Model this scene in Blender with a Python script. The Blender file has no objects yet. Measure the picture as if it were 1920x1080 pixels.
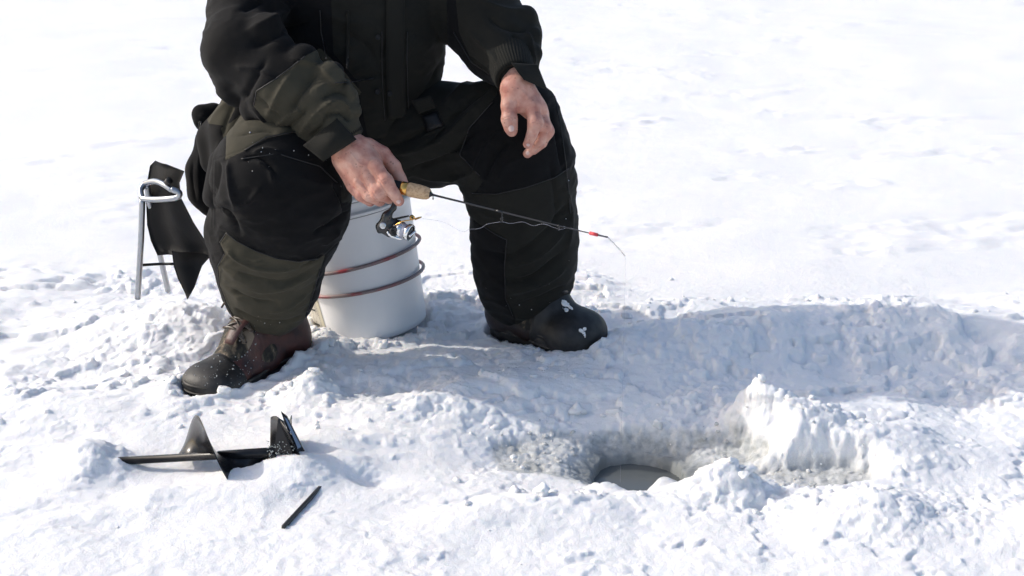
import bpy, math, random
import numpy as np
from mathutils import Vector, Matrix
random.seed(7); RNG = np.random.default_rng(11)
R = math.radians
scn = bpy.context.scene
COL = scn.collection
# ------------------------------------------------------------------ camera
PITCH = R(19.0); CAM_H = 1.133; FPX = 2720.0
cam_d = bpy.data.cameras.new('camera'); cam = bpy.data.objects.new('camera', cam_d); COL.objects.link(cam)
cam.location = (0, 0, CAM_H); cam.rotation_euler = (R(90) - PITCH, 0, 0)
cam_d.sensor_width = 36; cam_d.lens = 36 * FPX / 1920; cam_d.clip_end = 500; cam_d.clip_start = .05
scn.camera = cam
cam_d.dof.use_dof = True; cam_d.dof.focus_distance = 2.95; cam_d.dof.aperture_fstop = 9
# ------------------------------------------------------------------ world, sun, exposure
SUN_EL = 33.0; SHADOW_AZ = -11.5        # direction in which shadows run, degrees from +X towards +Y
w = bpy.data.worlds.new('World'); scn.world = w; w.use_nodes = True
nt = w.node_tree; sk = nt.nodes.new('ShaderNodeTexSky'); sk.sky_type = 'NISHITA'; sk.sun_disc = False
sun_from = (-math.cos(R(SHADOW_AZ)), -math.sin(R(SHADOW_AZ)))
sk.sun_elevation = R(SUN_EL); sk.sun_rotation = math.atan2(sun_from[0], sun_from[1])
sk.air_density = 1.0; sk.dust_density = 3.0; sk.ozone_density = 1.0
bg = nt.nodes['Background']; bg.inputs['Strength'].default_value = 0.15
nt.links.new(sk.outputs[0], bg.inputs[0])
sl = bpy.data.lights.new('sun', 'SUN'); sl.energy = 2.0; sl.angle = R(0.55); sl.color = (1, .95, .88)
so = bpy.data.objects.new('sun', sl); COL.objects.link(so); so.location = (-4, 2, 5)
dv = Vector((math.cos(R(SHADOW_AZ)) * math.cos(R(SUN_EL)), math.sin(R(SHADOW_AZ)) * math.cos(R(SUN_EL)), -math.sin(R(SUN_EL))))
so.rotation_euler = dv.to_track_quat('-Z', 'Y').to_euler()
scn.view_settings.view_transform = 'Standard'; scn.view_settings.look = 'None'
scn.view_settings.exposure = 0.38; scn.view_settings.gamma = 1; scn.view_settings.use_curve_mapping = False
scn.render.engine = 'CYCLES'
# ------------------------------------------------------------------ photo pixel -> world (point at a chosen distance Y)
CP, SP = math.cos(PITCH), math.sin(PITCH)
def _dir(px, py):
    a = (px - 960) / FPX; b = (540 - py) / FPX
    return np.array([a, CP + b * SP, -SP + b * CP])
def W(px, py, Y):
    d = _dir(px, py); return np.array([0, 0, CAM_H]) + d * (Y / d[1])
def G(px, py, z=0.0):
    d = _dir(px, py); return np.array([0, 0, CAM_H]) + d * ((z - CAM_H) / d[2])
def mpp(px, py, Y):                      # metres per photo pixel at that place
    return (Y / _dir(px, py)[1]) / FPX
def proj(V):
    V = np.asarray(V); x = V[:, 0]; y = V[:, 1]; z = V[:, 2] - CAM_H
    dep = y * CP - z * SP; up = y * SP + z * CP
    return 960 + FPX * x / dep, 540 - FPX * up / dep
# ------------------------------------------------------------------ noise
def _h3(ix, iy, iz, s):
    with np.errstate(over='ignore'):
        n = (ix.astype(np.uint32) * np.uint32(374761393) + iy.astype(np.uint32) * np.uint32(668265263)
             + iz.astype(np.uint32) * np.uint32(2147483647 - 1274126177) + np.uint32(s) * np.uint32(362437))
        n = (n ^ (n >> np.uint32(13))) * np.uint32(1274126177)
        n = n ^ (n >> np.uint32(16)); n = n * np.uint32(2246822519); n = n ^ (n >> np.uint32(15))
    return (n & np.uint32(0xffffff)).astype(np.float64) / 0xffffff
def vnoise(x, y, z=None, s=0):           # value noise 0..1
    if z is None: z = np.zeros_like(x)
    ix, iy, iz = np.floor(x).astype(np.int64), np.floor(y).astype(np.int64), np.floor(z).astype(np.int64)
    fx, fy, fz = x - ix, y - iy, z - iz
    fx = fx * fx * fx * (fx * (fx * 6 - 15) + 10); fy = fy * fy * fy * (fy * (fy * 6 - 15) + 10); fz = fz * fz * fz * (fz * (fz * 6 - 15) + 10)
    r = 0
    flat = not np.any(z)
    for dz in ((0,) if flat else (0, 1)):
        wz = 1 if flat else (fz if dz else 1 - fz)
        for dy in (0, 1):
            wy = fy if dy else 1 - fy
            for dx in (0, 1):
                wx = fx if dx else 1 - fx
                r = r + wx * wy * wz * _h3(ix + dx, iy + dy, iz + dz, s)
    return r
def fbm(x, y, z=None, o=4, s=0, g=.5):
    t = 0; a = 1; n = 0
    for i in range(o):
        t = t + a * (vnoise(x, y, z, s + i) * 2 - 1); n += a; a *= g
        x = x * 2.03 + 1.7; y = y * 2.03 + 3.1; z = None if z is None else z * 2.03 + .9
    return t / n
def worley(x, y, s=0):                   # distance to nearest feature point and a random value of that cell
    ix, iy = np.floor(x).astype(np.int64), np.floor(y).astype(np.int64)
    best = np.full(x.shape, 9.0); bid = np.zeros(x.shape)
    z0 = np.zeros_like(ix)
    for dx in (-1, 0, 1):
        for dy in (-1, 0, 1):
            cx, cy = ix + dx, iy + dy
            px_ = cx + _h3(cx, cy, z0, s); py_ = cy + _h3(cx, cy, z0, s + 5)
            d = (px_ - x) ** 2 + (py_ - y) ** 2
            m = d < best; best = np.where(m, d, best); bid = np.where(m, _h3(cx, cy, z0, s + 9), bid)
    return np.sqrt(best), bid
def sstep(a, b, x):
    t = np.clip((x - a) / (b - a), 0, 1); return t * t * (3 - 2 * t)
# ------------------------------------------------------------------ mesh helpers
def mk(name, V, F, mat, parent=None, smooth=True, attrs=None, mats=None, mi=None):
    V = np.asarray(V, dtype=np.float32)
    me = bpy.data.meshes.new(name)
    if isinstance(F, np.ndarray):
        n, k = F.shape
        me.vertices.add(len(V)); me.vertices.foreach_set('co', V.ravel())
        me.loops.add(n * k); me.loops.foreach_set('vertex_index', F.astype(np.int32).ravel())
        me.polygons.add(n); me.polygons.foreach_set('loop_start', np.arange(n, dtype=np.int32) * k)
        me.polygons.foreach_set('loop_total', np.full(n, k, dtype=np.int32))
        me.update(calc_edges=True)
    else:
        me.from_pydata([tuple(v) for v in V], [], [tuple(f) for f in F]); me.update()
    me.polygons.foreach_set('use_smooth', np.full(len(me.polygons), smooth))
    me.materials.append(mat)
    if attrs:
        for k_, a in attrs.items():
            at = me.attributes.new(k_, 'FLOAT', 'POINT'); at.data.foreach_set('value', np.asarray(a, dtype=np.float32))
    o = bpy.data.objects.new(name, me); COL.objects.link(o)
    if parent is not None:
        o.parent = parent; o.matrix_parent_inverse = Matrix.Identity(4)
        # vertices are given in world space: express them relative to the top-level thing
        off = parent; t = np.zeros(3)
        while off is not None:
            t += np.array(off.location); off = off.parent
        V2 = V - t.astype(np.float32); me.vertices.foreach_set('co', V2.ravel()); me.update()
    return o
def thing(name, loc, label, cat, group=None):
    o = bpy.data.objects.new(name, None); COL.objects.link(o); o.location = loc; o.empty_display_size = .05
    o['label'] = label; o['category'] = cat
    if group: o['group'] = group
    return o
def lapl(V, F, it=2, lam=.5):
    k = F.shape[1]
    e = np.concatenate([F[:, [i, (i + 1) % k]] for i in range(k)]); a = np.concatenate([e[:, 0], e[:, 1]]); b = np.concatenate([e[:, 1], e[:, 0]])
    cnt = np.bincount(a, minlength=len(V)).astype(float); cnt[cnt == 0] = 1
    for _ in range(it):
        s = np.stack([np.bincount(a, weights=V[b, c], minlength=len(V)) for c in range(3)], 1) / cnt[:, None]
        V = V + lam * (s - V)
    return V
def normals(V, F):
    a = V[F[:, 0]]; n = np.cross(V[F[:, 1]] - a, V[F[:, 2]] - a)
    N = np.zeros_like(V)
    for c in range(3):
        for k in range(F.shape[1]): N[:, c] += np.bincount(F[:, k], weights=n[:, c], minlength=len(V))
    return N / (np.linalg.norm(N, axis=1, keepdims=True) + 1e-12)
# signed distance modelling
def nv(a):
    a = np.asarray(a, float); return a / (np.linalg.norm(a) + 1e-12)
def cone(a, b, ra, rb, k=.02, n=None, s=1.0, sub=False):
    return dict(a=np.asarray(a, float), b=np.asarray(b, float), ra=ra, rb=rb, k=k, n=None if n is None else nv(n), s=s, sub=sub)
def pc(pa, pb, k=12, n=None, s=1.0, sub=False):   # cone between two photo places (px,py,Y,r px); k in px
    m1 = mpp(*pa[:3]); m2 = mpp(*pb[:3])
    return cone(W(*pa[:3]), W(*pb[:3]), pa[3] * m1, pb[3] * m2, k * m1, n, s, sub)
def chain(pts, k=12, n=None, s=1.0):
    return [pc(pts[i], pts[i + 1], k, n, s) for i in range(len(pts) - 1)]
def sd_prim(P, p):
    a, b = p['a'], p['b']; ba = b - a; L = max(ba @ ba, 1e-12)
    q = P - a; t = np.clip((q @ ba) / L, 0, 1); q = q - t[..., None] * ba
    d2 = (q * q).sum(-1)
    if p['n'] is not None:
        qn = q @ p['n']; d2 = d2 - qn * qn + (qn / p['s']) ** 2
    r = p['ra'] + (p['rb'] - p['ra']) * t
    d = np.sqrt(np.maximum(d2, 0)) - r
    return d * min(1.0, p['s']) if p['s'] < 1 else d
def sdf_mesh(prims, h, relax=2):
    lo = np.min([np.minimum(p['a'], p['b']) - max(p['ra'], p['rb']) * max(1, p['s']) for p in prims if not p['sub']], 0) - 4 * h
    hi = np.max([np.maximum(p['a'], p['b']) + max(p['ra'], p['rb']) * max(1, p['s']) for p in prims if not p['sub']], 0) + 4 * h
    n = np.ceil((hi - lo) / h).astype(int) + 1
    F = np.full(n, 1.0)
    for p in prims:
        m = max(p['ra'], p['rb']) * max(1, p['s']) + p['k'] + 3 * h
        l = np.maximum(np.floor((np.minimum(p['a'], p['b']) - m - lo) / h).astype(int), 0)
        u = np.minimum(np.ceil((np.maximum(p['a'], p['b']) + m - lo) / h).astype(int) + 1, n)
        if np.any(u <= l): continue
        ax = [lo[c] + h * np.arange(l[c], u[c]) for c in range(3)]
        P = np.stack(np.meshgrid(*ax, indexing='ij'), -1)
        d = sd_prim(P, p); sl_ = (slice(l[0], u[0]), slice(l[1], u[1]), slice(l[2], u[2]))
        f = F[sl_]; k = max(p['k'], 1e-6)
        if p['sub']:
            hh = np.clip(k - np.abs(f + d), 0, None) / k; F[sl_] = np.maximum(f, -d) + hh * hh * k * .25
        else:
            hh = np.clip(k - np.abs(f - d), 0, None) / k; F[sl_] = np.minimum(f, d) - hh * hh * k * .25
    V, Q = nets(F, lo, h)
    return lapl(V, Q, relax), Q
def nets(F, lo, h):
    s = F < 0
    nx, ny, nz = F.shape
    c = np.zeros((nx - 1, ny - 1, nz - 1), np.int8)
    for i in (0, 1):
        for j in (0, 1):
            for k in (0, 1): c += s[i:nx - 1 + i, j:ny - 1 + j, k:nz - 1 + k]
    act = (c > 0) & (c < 8); idx = np.argwhere(act)
    vid = np.full(act.shape, -1, np.int64); vid[act] = np.arange(len(idx))
    acc = np.zeros((len(idx), 3)); cnt = np.zeros(len(idx))
    for d in range(3):
        e = np.zeros(3, int); e[d] = 1
        o1, o2 = [x for x in range(3) if x != d]
        for i in (0, 1):
            for j in (0, 1):
                a = np.zeros(3, int); a[o1] = i; a[o2] = j; ia = idx + a; ib = ia + e
                fa = F[ia[:, 0], ia[:, 1], ia[:, 2]]; fb = F[ib[:, 0], ib[:, 1], ib[:, 2]]
                m = (fa < 0) != (fb < 0); t = np.where(m, fa / np.where(m, fa - fb, 1), 0)
                acc += m[:, None] * (a + t[:, None] * e); cnt += m
    V = (idx + acc / cnt[:, None]) * h + lo
    Q = []
    for d in range(3):
        o1, o2 = [(1, 2), (2, 0), (0, 1)][d]
        sa = np.moveaxis(s, (d, o1, o2), (0, 1, 2)); vv = np.moveaxis(vid, (d, o1, o2), (0, 1, 2))
        A = sa[:-1, 1:-1, 1:-1]; B = sa[1:, 1:-1, 1:-1]; ii = np.argwhere(A != B)
        i, j, k = ii[:, 0], ii[:, 1] + 1, ii[:, 2] + 1
        q = np.stack([vv[i, j - 1, k - 1], vv[i, j, k - 1], vv[i, j, k], vv[i, j - 1, k]], 1)
        fl = ~sa[i, j, k]; q[fl] = q[fl][:, ::-1]; Q.append(q)
    return V, np.concatenate(Q)
def tri(F):
    return F if F.shape[1] == 3 else np.concatenate([F[:, [0, 1, 2]], F[:, [0, 2, 3]]])
def clip(V, T, f, extra=None):           # split a triangle mesh along f = 0 -> (positive side, negative side)
    f = np.where(np.abs(f) < 1e-9, 1e-9, f); s = f > 0; ns = s[T].sum(1)
    lone_pos = ns == 1; lone_neg = ns == 2
    m = lone_pos | lone_neg; M = T[m]; sm = s[M]
    tgt = lone_pos[m]; li = np.argmax(sm == tgt[:, None], 1); r = np.arange(len(M))
    a, b, c = M[r, li], M[r, (li + 1) % 3], M[r, (li + 2) % 3]
    def key(x, y): return np.minimum(x, y) * len(V) + np.maximum(x, y)
    ks, inv = np.unique(np.concatenate([key(a, b), key(a, c)]), return_inverse=True)
    e0, e1 = ks // len(V), ks % len(V); t = (f[e0] / (f[e0] - f[e1]))[:, None]
    NV = V[e0] + t * (V[e1] - V[e0]); V2 = np.concatenate([V, NV]); inv = inv.ravel() + len(V)
    ab, ac = inv[:len(a)], inv[len(a):]
    t1 = np.stack([a, ab, ac], 1); t2 = np.stack([ab, b, c], 1); t3 = np.stack([ab, c, ac], 1)
    P = np.concatenate([T[ns == 3], t1[tgt], t2[~tgt], t3[~tgt]]); N = np.concatenate([T[ns == 0], t1[~tgt], t2[tgt], t3[tgt]])
    f2 = [np.concatenate([g, g[e0] + t[:, 0] * (g[e1] - g[e0])]) for g in (extra or [])]
    def pack(Tt):
        if len(Tt) == 0: return V2[:0], Tt, [g[:0] for g in f2]
        u, iv = np.unique(Tt, return_inverse=True); return V2[u], iv.reshape(Tt.shape), [g[u] for g in f2]
    return pack(P), pack(N)
def seg_d(px, py, pts):                  # distance in photo px to a polyline, and position along it 0..1
    best = np.full(px.shape, 1e9); par = np.zeros(px.shape); n = len(pts) - 1
    for i in range(n):
        ax, ay = pts[i]; bx, by = pts[i + 1]; L = (bx - ax) ** 2 + (by - ay) ** 2
        t = np.clip(((px - ax) * (bx - ax) + (py - ay) * (by - ay)) / L, 0, 1)
        d = np.hypot(px - ax - t * (bx - ax), py - ay - t * (by - ay)); m = d < best
        best = np.where(m, d, best); par = np.where(m, (i + t) / n, par)
    return best, par
def poly_sd(px, py, poly):               # signed distance to polygon, positive inside
    d, _ = seg_d(px, py, poly + [poly[0]]); ins = np.zeros(px.shape, bool); n = len(poly)
    for i in range(n):
        ax, ay = poly[i]; bx, by = poly[(i + 1) % n]
        c = ((ay > py) != (by > py)) & (px < (bx - ax) * (py - ay) / (by - ay + 1e-9) + ax); ins ^= c
    return np.where(ins, d, -d)
def smooth2(pts):
    if len(pts) < 3: return pts
    P = [np.array(p, float) for p in pts]; out = []
    for i in range(len(P) - 1):
        p0, p1, p2, p3 = P[max(i - 1, 0)], P[i], P[i + 1], P[min(i + 2, len(P) - 1)]
        for t in (0, .25, .5, .75): out.append(tuple(.5 * ((2 * p1) + (-p0 + p2) * t + (2 * p0 - 5 * p1 + 4 * p2 - p3) * t * t + (-p0 + 3 * p1 - 3 * p2 + p3) * t ** 3)))
    return out + [tuple(P[-1])]
def folds(V, F, lst, face=.0):           # raise (+) or sink (-) creases traced as polylines: (points, width px, height mm)
    N = normals(V, F); px, py = proj(V)
    view = np.array([0, 0, CAM_H]) - V; view /= np.linalg.norm(view, axis=1, keepdims=True)
    fr = sstep(-.05, .35, (N * view).sum(1) - face); D = np.zeros(len(V))
    for pts, wd, hg in lst:
        pts = smooth2(pts)
        xs = [p[0] for p in pts]; ys = [p[1] for p in pts]
        m = (px > min(xs) - 3 * wd) & (px < max(xs) + 3 * wd) & (py > min(ys) - 3 * wd) & (py < max(ys) + 3 * wd)
        if not m.any(): continue
        d, t = seg_d(px[m], py[m], pts); taper = sstep(0, .25, t) * sstep(1, .75, t) * .8 + .2
        D[m] += hg * .001 * (np.exp(-(d / wd) ** 2) if abs(hg) < 1.2 else 1.25 * np.exp(-np.abs(d / wd) ** 1.3 * 1.2)) * taper
    return V + N * (D * fr)[:, None]
def tube(pts, rad, n=12, closed=False, caps=True, flat=None, sub=1):
    P = [np.asarray(p, float) for p in pts]
    if np.isscalar(rad): rad = [rad] * len(P)
    if sub > 1:
        Q, rr = [], []; m = len(P)
        rng = m if closed else m - 1
        for i in range(rng):
            g = (lambda j: P[j % m]) if closed else (lambda j: P[min(max(j, 0), m - 1)])
            p0, p1, p2, p3 = g(i - 1), g(i), g(i + 1), g(i + 2)
            for s_ in range(sub):
                t = s_ / sub
                Q.append(.5 * ((2 * p1) + (-p0 + p2) * t + (2 * p0 - 5 * p1 + 4 * p2 - p3) * t * t + (-p0 + 3 * p1 - 3 * p2 + p3) * t ** 3))
                rr.append(rad[i] * (1 - t) + rad[(i + 1) % m] * t)
        if not closed: Q.append(P[-1]); rr.append(rad[-1])
        P, rad = Q, rr
    m = len(P); V = []; F = []
    up = None
    for i in range(m):
        a = P[(i - 1) % m] if closed or i else P[i]; b = P[(i + 1) % m] if closed or i < m - 1 else P[i]
        t = nv(b - a)
        if up is None: up = np.cross(t, [0.13, 0.21, 1.0]) if abs(t[2]) < .9 else np.cross(t, [1, .1, 0]); up = nv(up)
        up = nv(up - t * (up @ t)); sd = np.cross(t, up)
        for k in range(n):
            c = 2 * math.pi * k / n; x, y = math.cos(c) * rad[i], math.sin(c) * rad[i]
            if flat: y *= flat
            V.append(P[i] + up * x + sd * y)
    for i in range(m if closed else m - 1):
        for k in range(n):
            j = (i + 1) % m; F.append((i * n + k, i * n + (k + 1) % n, j * n + (k + 1) % n, j * n + k))
    if caps and not closed:
        F.append(tuple(range(n))[::-1]); F.append(tuple((m - 1) * n + k for k in range(n)))
    return np.array(V), F
def lathe(prof, org, axis, xdir=None, n=48, caps=True):
    ax = nv(axis); x = nv(np.cross(ax, [0, 1, .01])) if xdir is None else nv(np.asarray(xdir) - ax * (np.asarray(xdir) @ ax)); y = np.cross(ax, x)
    V = []; F = []; org = np.asarray(org, float)
    for r, z in prof:
        for k in range(n):
            c = 2 * math.pi * k / n; V.append(org + ax * z + x * r * math.cos(c) + y * r * math.sin(c))
    m = len(prof)
    for i in range(m - 1):
        for k in range(n): F.append((i * n + k, i * n + (k + 1) % n, (i + 1) * n + (k + 1) % n, (i + 1) * n + k))
    if caps: F.append(tuple(range(n))[::-1]); F.append(tuple((m - 1) * n + k for k in range(n)))
    return np.array(V), F
def join(*ms):
    V = []; F = []; o = 0
    for v, f in ms:
        V.append(np.asarray(v)); F += [tuple(int(i) + o for i in q) for q in f]; o += len(v)
    return np.concatenate(V), F
def box(c, sx, sy, sz, ax=(1, 0, 0), up=(0, 0, 1), bev=.12):
    ax = nv(ax); up = nv(np.asarray(up) - ax * (np.asarray(up) @ ax)); sd = np.cross(up, ax); c = np.asarray(c, float)
    V = []; F = []
    b = min(sx, sy, sz) * bev
    for z, iz in ((-sz / 2, 0), (-sz / 2 + b, 1), (sz / 2 - b, 1), (sz / 2, 0)):
        i_ = b if iz == 0 else 0
        for x, y in ((-sx / 2 + i_ + b, -sy / 2 + i_), (sx / 2 - i_ - b, -sy / 2 + i_), (sx / 2 - i_, -sy / 2 + i_ + b), (sx / 2 - i_, sy / 2 - i_ - b),
                     (sx / 2 - i_ - b, sy / 2 - i_), (-sx / 2 + i_ + b, sy / 2 - i_), (-sx / 2 + i_, sy / 2 - i_ - b), (-sx / 2 + i_, -sy / 2 + i_ + b)):
            V.append(c + ax * x + sd * y + up * z)
    for i in range(3):
        for k in range(8): F.append((i * 8 + k, i * 8 + (k + 1) % 8, i * 8 + 8 + (k + 1) % 8, i * 8 + 8 + k))
    F.append(tuple(range(8))[::-1]); F.append(tuple(24 + k for k in range(8)))
    return np.array(V), F
# ------------------------------------------------------------------ materials
def mat(name, col, rough=.6, metal=0, spec=.5, **kw):
    m = bpy.data.materials.new(name); m.use_nodes = True; b = m.node_tree.nodes['Principled BSDF']
    b.inputs['Base Color'].default_value = (*col, 1); b.inputs['Roughness'].default_value = rough; b.inputs['Metallic'].default_value = metal
    b.inputs['Specular IOR Level'].default_value = spec
    for k, v in kw.items(): b.inputs[k].default_value = v
    return m
def nn(m, t, **kw):
    n = m.node_tree.nodes.new(t)
    for k, v in kw.items():
        if k in n.inputs: n.inputs[k].default_value = v
        else: setattr(n, k, v)
    return n
def lk(m, a, b): m.node_tree.links.new(a, b)
def geo(m, scale=None):
    g = nn(m, 'ShaderNodeNewGeometry')
    if scale is None: return g.outputs['Position']
    mp = nn(m, 'ShaderNodeMapping'); mp.inputs['Scale'].default_value = scale; lk(m, g.outputs['Position'], mp.inputs['Vector']); return mp.outputs[0]
def bumped(m, terms, dist=.001):         # terms: (scale, strength, vector scale or None, kind)
    prev = None; b = m.node_tree.nodes['Principled BSDF']
    for sc, st, vs, kind in terms:
        if kind == 'noise': t = nn(m, 'ShaderNodeTexNoise', Scale=sc, Detail=3.0); o = t.outputs['Fac']
        elif kind == 'vor': t = nn(m, 'ShaderNodeTexVoronoi', Scale=sc); o = t.outputs['Distance']
        else: t = nn(m, 'ShaderNodeTexWave', Scale=sc); t.inputs['Distortion'].default_value = .6; o = t.outputs['Fac']
        lk(m, geo(m, vs), t.inputs['Vector'])
        bp = nn(m, 'ShaderNodeBump'); bp.inputs['Strength'].default_value = st; bp.inputs['Distance'].default_value = dist
        lk(m, o, bp.inputs['Height'])
        if prev: lk(m, prev.outputs[0], bp.inputs['Normal'])
        prev = bp
    lk(m, prev.outputs[0], b.inputs['Normal'])
def ramp(m, fac, stops, interp='LINEAR'):
    r = nn(m, 'ShaderNodeValToRGB'); r.color_ramp.interpolation = interp; e = r.color_ramp.elements
    while len(e) < len(stops): e.new(.5)
    for el, (p, c) in zip(e, stops): el.position = p; el.color = (*c, 1) if len(c) == 3 else c
    lk(m, fac, r.inputs[0]); return r.outputs[0]
def mottled(m, c1, c2, sc, lo=.35, hi=.65, vs=None, det=4.0):
    t = nn(m, 'ShaderNodeTexNoise', Scale=sc, Detail=det); lk(m, geo(m, vs), t.inputs['Vector'])
    lk(m, ramp(m, t.outputs['Fac'], [(lo, c1), (hi, c2)]), m.node_tree.nodes['Principled BSDF'].inputs['Base Color']); return m
def cloth(name, c, c2, rough=.85, sheen=.04):
    m = mat(name, c, rough, spec=.15); b = m.node_tree.nodes['Principled BSDF']
    b.inputs['Sheen Weight'].default_value = sheen; b.inputs['Sheen Roughness'].default_value = .5
    mottled(m, c, c2, 14, .3, .7)
    bumped(m, [(900, .25, None, 'noise'), (420, .22, (1, 1, 1), 'wave'), (38, .5, (1, 1, 2.2), 'noise')], .0006)
    return m
M = {}
M['black_cloth'] = cloth('black_cloth', (.0034, .0034, .0037), (.0062, .0062, .0068))
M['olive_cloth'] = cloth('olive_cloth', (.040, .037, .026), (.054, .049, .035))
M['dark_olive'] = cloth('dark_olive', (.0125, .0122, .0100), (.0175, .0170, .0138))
M['fleece'] = cloth('fleece', (.004, .004, .0045), (.008, .008, .009), .95)
M['strap'] = mat('strap_webbing', (.010, .010, .011), .6, spec=.3); bumped(M['strap'], [(700, .4, None, 'wave')], .0005)
M['plastic'] = mat('black_plastic', (.007, .007, .008), .5, spec=.3)
M['rubber'] = mat('black_rubber', (.012, .012, .013), .55); mottled(M['rubber'], (.007, .007, .007), (.022, .021, .020), 55); bumped(M['rubber'], [(260, .4, None, 'noise')], .0006)
M['leather'] = mat('burgundy_leather', (.05, .018, .017), .5); mottled(M['leather'], (.026, .010, .009), (.082, .027, .021), 34); bumped(M['leather'], [(320, .35, None, 'vor'), (60, .4, None, 'noise')], .0007)
M['camo'] = mat('camouflage_cloth', (.1, .08, .06), .8)
t = nn(M['camo'], 'ShaderNodeTexNoise', Scale=60, Detail=2.0); lk(M['camo'], geo(M['camo'], (1, 1, .6)), t.inputs['Vector'])
lk(M['camo'], ramp(M['camo'], t.outputs['Fac'], [(0, (.012, .010, .008)), (.46, (.03, .026, .018)), (.53, (.09, .068, .045)), (.62, (.20, .155, .11))], 'CONSTANT'), M['camo'].node_tree.nodes['Principled BSDF'].inputs['Base Color'])
M['lace'] = mat('wet_lace', (.02, .015, .012), .35); mottled(M['lace'], (.03, .024, .018), (.13, .10, .075), 180)
# snow
S = mat('snow', (.94, .935, .93), .62, spec=.28); M['snow'] = S; b = S.node_tree.nodes['Principled BSDF']
b.inputs['Subsurface Weight'].default_value = .35; b.inputs['Subsurface Radius'].default_value = (.006, .0075, .010); b.inputs['Subsurface Scale'].default_value = 1.0
at = nn(S, 'ShaderNodeAttribute', attribute_name='wet')
tn = nn(S, 'ShaderNodeTexNoise', Scale=70, Detail=4.0); lk(S, geo(S), tn.inputs['Vector'])
wetc = ramp(S, tn.outputs['Fac'], [(.34, (.42, .435, .425)), (.62, (.66, .67, .655))])
mx = nn(S, 'ShaderNodeMix', data_type='RGBA'); mx.inputs['A'].default_value = (.94, .935, .93, 1); lk(S, wetc, mx.inputs['B']); cl_ = nn(S, 'ShaderNodeClamp'); lk(S, at.outputs['Fac'], cl_.inputs[0]); lk(S, cl_.outputs[0], mx.inputs['Factor'])
dp = nn(S, 'ShaderNodeMapRange'); lk(S, at.outputs['Fac'], dp.inputs['Value']); dp.inputs['From Min'].default_value = 1.0; dp.inputs['From Max'].default_value = 2.0
mx2 = nn(S, 'ShaderNodeMix', data_type='RGBA'); cc = [i for i in mx2.inputs if i.type == 'RGBA']; lk(S, dp.outputs[0], mx2.inputs['Factor']); cc[1].default_value = (.25, .265, .26, 1)
mx = mx
lk(S, [o for o in mx.outputs if o.type == 'RGBA'][0], cc[0]); lk(S, [o for o in mx2.outputs if o.type == 'RGBA'][0], b.inputs['Base Color'])
mr = nn(S, 'ShaderNodeMapRange'); lk(S, at.outputs['Fac'], mr.inputs['Value']); mr.inputs['To Min'].default_value = .62; mr.inputs['To Max'].default_value = .16; lk(S, mr.outputs[0], b.inputs['Roughness'])
bumped(S, [(900, .6, None, 'noise'), (330, .6, None, 'noise'), (120, .4, None, 'noise')], .0022)
M['ice'] = mat('wet_ice', (.66, .70, .69), .12, spec=.6); b = M['ice'].node_tree.nodes['Principled BSDF']; b.inputs['Transmission Weight'].default_value = .55; b.inputs['IOR'].default_value = 1.31
M['water'] = mat('lake_water', (.11, .12, .12), .05, spec=.5)
bumped(M['water'], [(60, .3, (1, 2.2, 1), 'noise')], .001)
# ------------------------------------------------------------------ the snow
def gb(X, Y, cx, cy, sx, sy, h, rot=0):
    c, s = math.cos(rot), math.sin(rot); dx = X - cx; dy = Y - cy
    return h * np.exp(-(((dx * c + dy * s) / sx) ** 2 + ((-dx * s + dy * c) / sy) ** 2))
def ridge(X, Y, pts, wd, h):             # pts ground points; height along a polyline
    d, t = seg_d(X, Y, pts); return h * np.exp(-(d / wd) ** 2)
HC = (.232, 2.385); HR = .086            # ice hole centre and radius
FEET = []                                # trodden places
def snow_base(X, Y):
    wx = X + .03 * fbm(X * 7, Y * 7, o=3, s=40); wy = Y + .03 * fbm(X * 7 + 9, Y * 7, o=3, s=44)
    z = .012 * fbm(X * 1.6, Y * 1.1, o=3, s=3)
    z += gb(wx, wy, .455, 2.47, .045, .05, .085) + gb(wx, wy, .53, 2.43, .075, .07, .075) + gb(wx, wy, .66, 2.36, .13, .10, .05) + gb(wx, wy, 1.15, 2.5, .2, .15, .04)
    z += gb(wx, wy, .375, 2.215, .055, .04, .058) + gb(wx, wy, .60, 2.12, .11, .07, .05) + gb(wx, wy, .13, 2.16, .14, .05, .018)
    z += gb(wx, wy, .86, 2.1, .12, .08, .03) + gb(wx, wy, -.02, 2.13, .1, .06, .02)
    z += ridge(wx, wy, [(.30, 2.80), (.42, 2.86), (.60, 2.93), (1.1, 2.97), (1.6, 3.05)], .15, .05) + gb(wx, wy, .10, 2.70, .16, .07, .006)
    z += ridge(wx, wy, [(.16, 3.02), (.34, 3.12), (.9, 3.16), (1.6, 3.22)], .05, .010)
    z += gb(wx, wy, -.06, 2.62, .15, .07, .035) + gb(wx, wy, -.385, 2.63, .05, .06, .040) - gb(wx, wy, -.24, 2.645, .10, .07, .040) + gb(wx, wy, -.17, 2.53, .14, .035, .022) + gb(wx, wy, .02, 3.02, .06, .06, .05) + gb(wx, wy, -.40, 2.86, .04, .04, .022)
    z += gb(wx, wy, -.78, 2.55, .3, .12, .02) + gb(wx, wy, -.72, 2.98, .18, .10, .05) + gb(wx, wy, -.1, 2.45, .2, .06, .02)
    z += ridge(wx, wy, [(-.30, 2.33), (-.43, 2.22), (-.60, 2.2)], .05, .018) + gb(wx, wy, -.36, 2.42, .14, .05, .022)
    z -= gb(wx, wy, -.26, 2.28, .05, .03, .02)
    z += gb(wx, wy, -.745, 2.34, .06, .05, .052) + gb(wx, wy, -.46, 2.285, .10, .035, .020) + gb(wx, wy, -.385, 2.32, .05, .04, .018)
    return z
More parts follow.
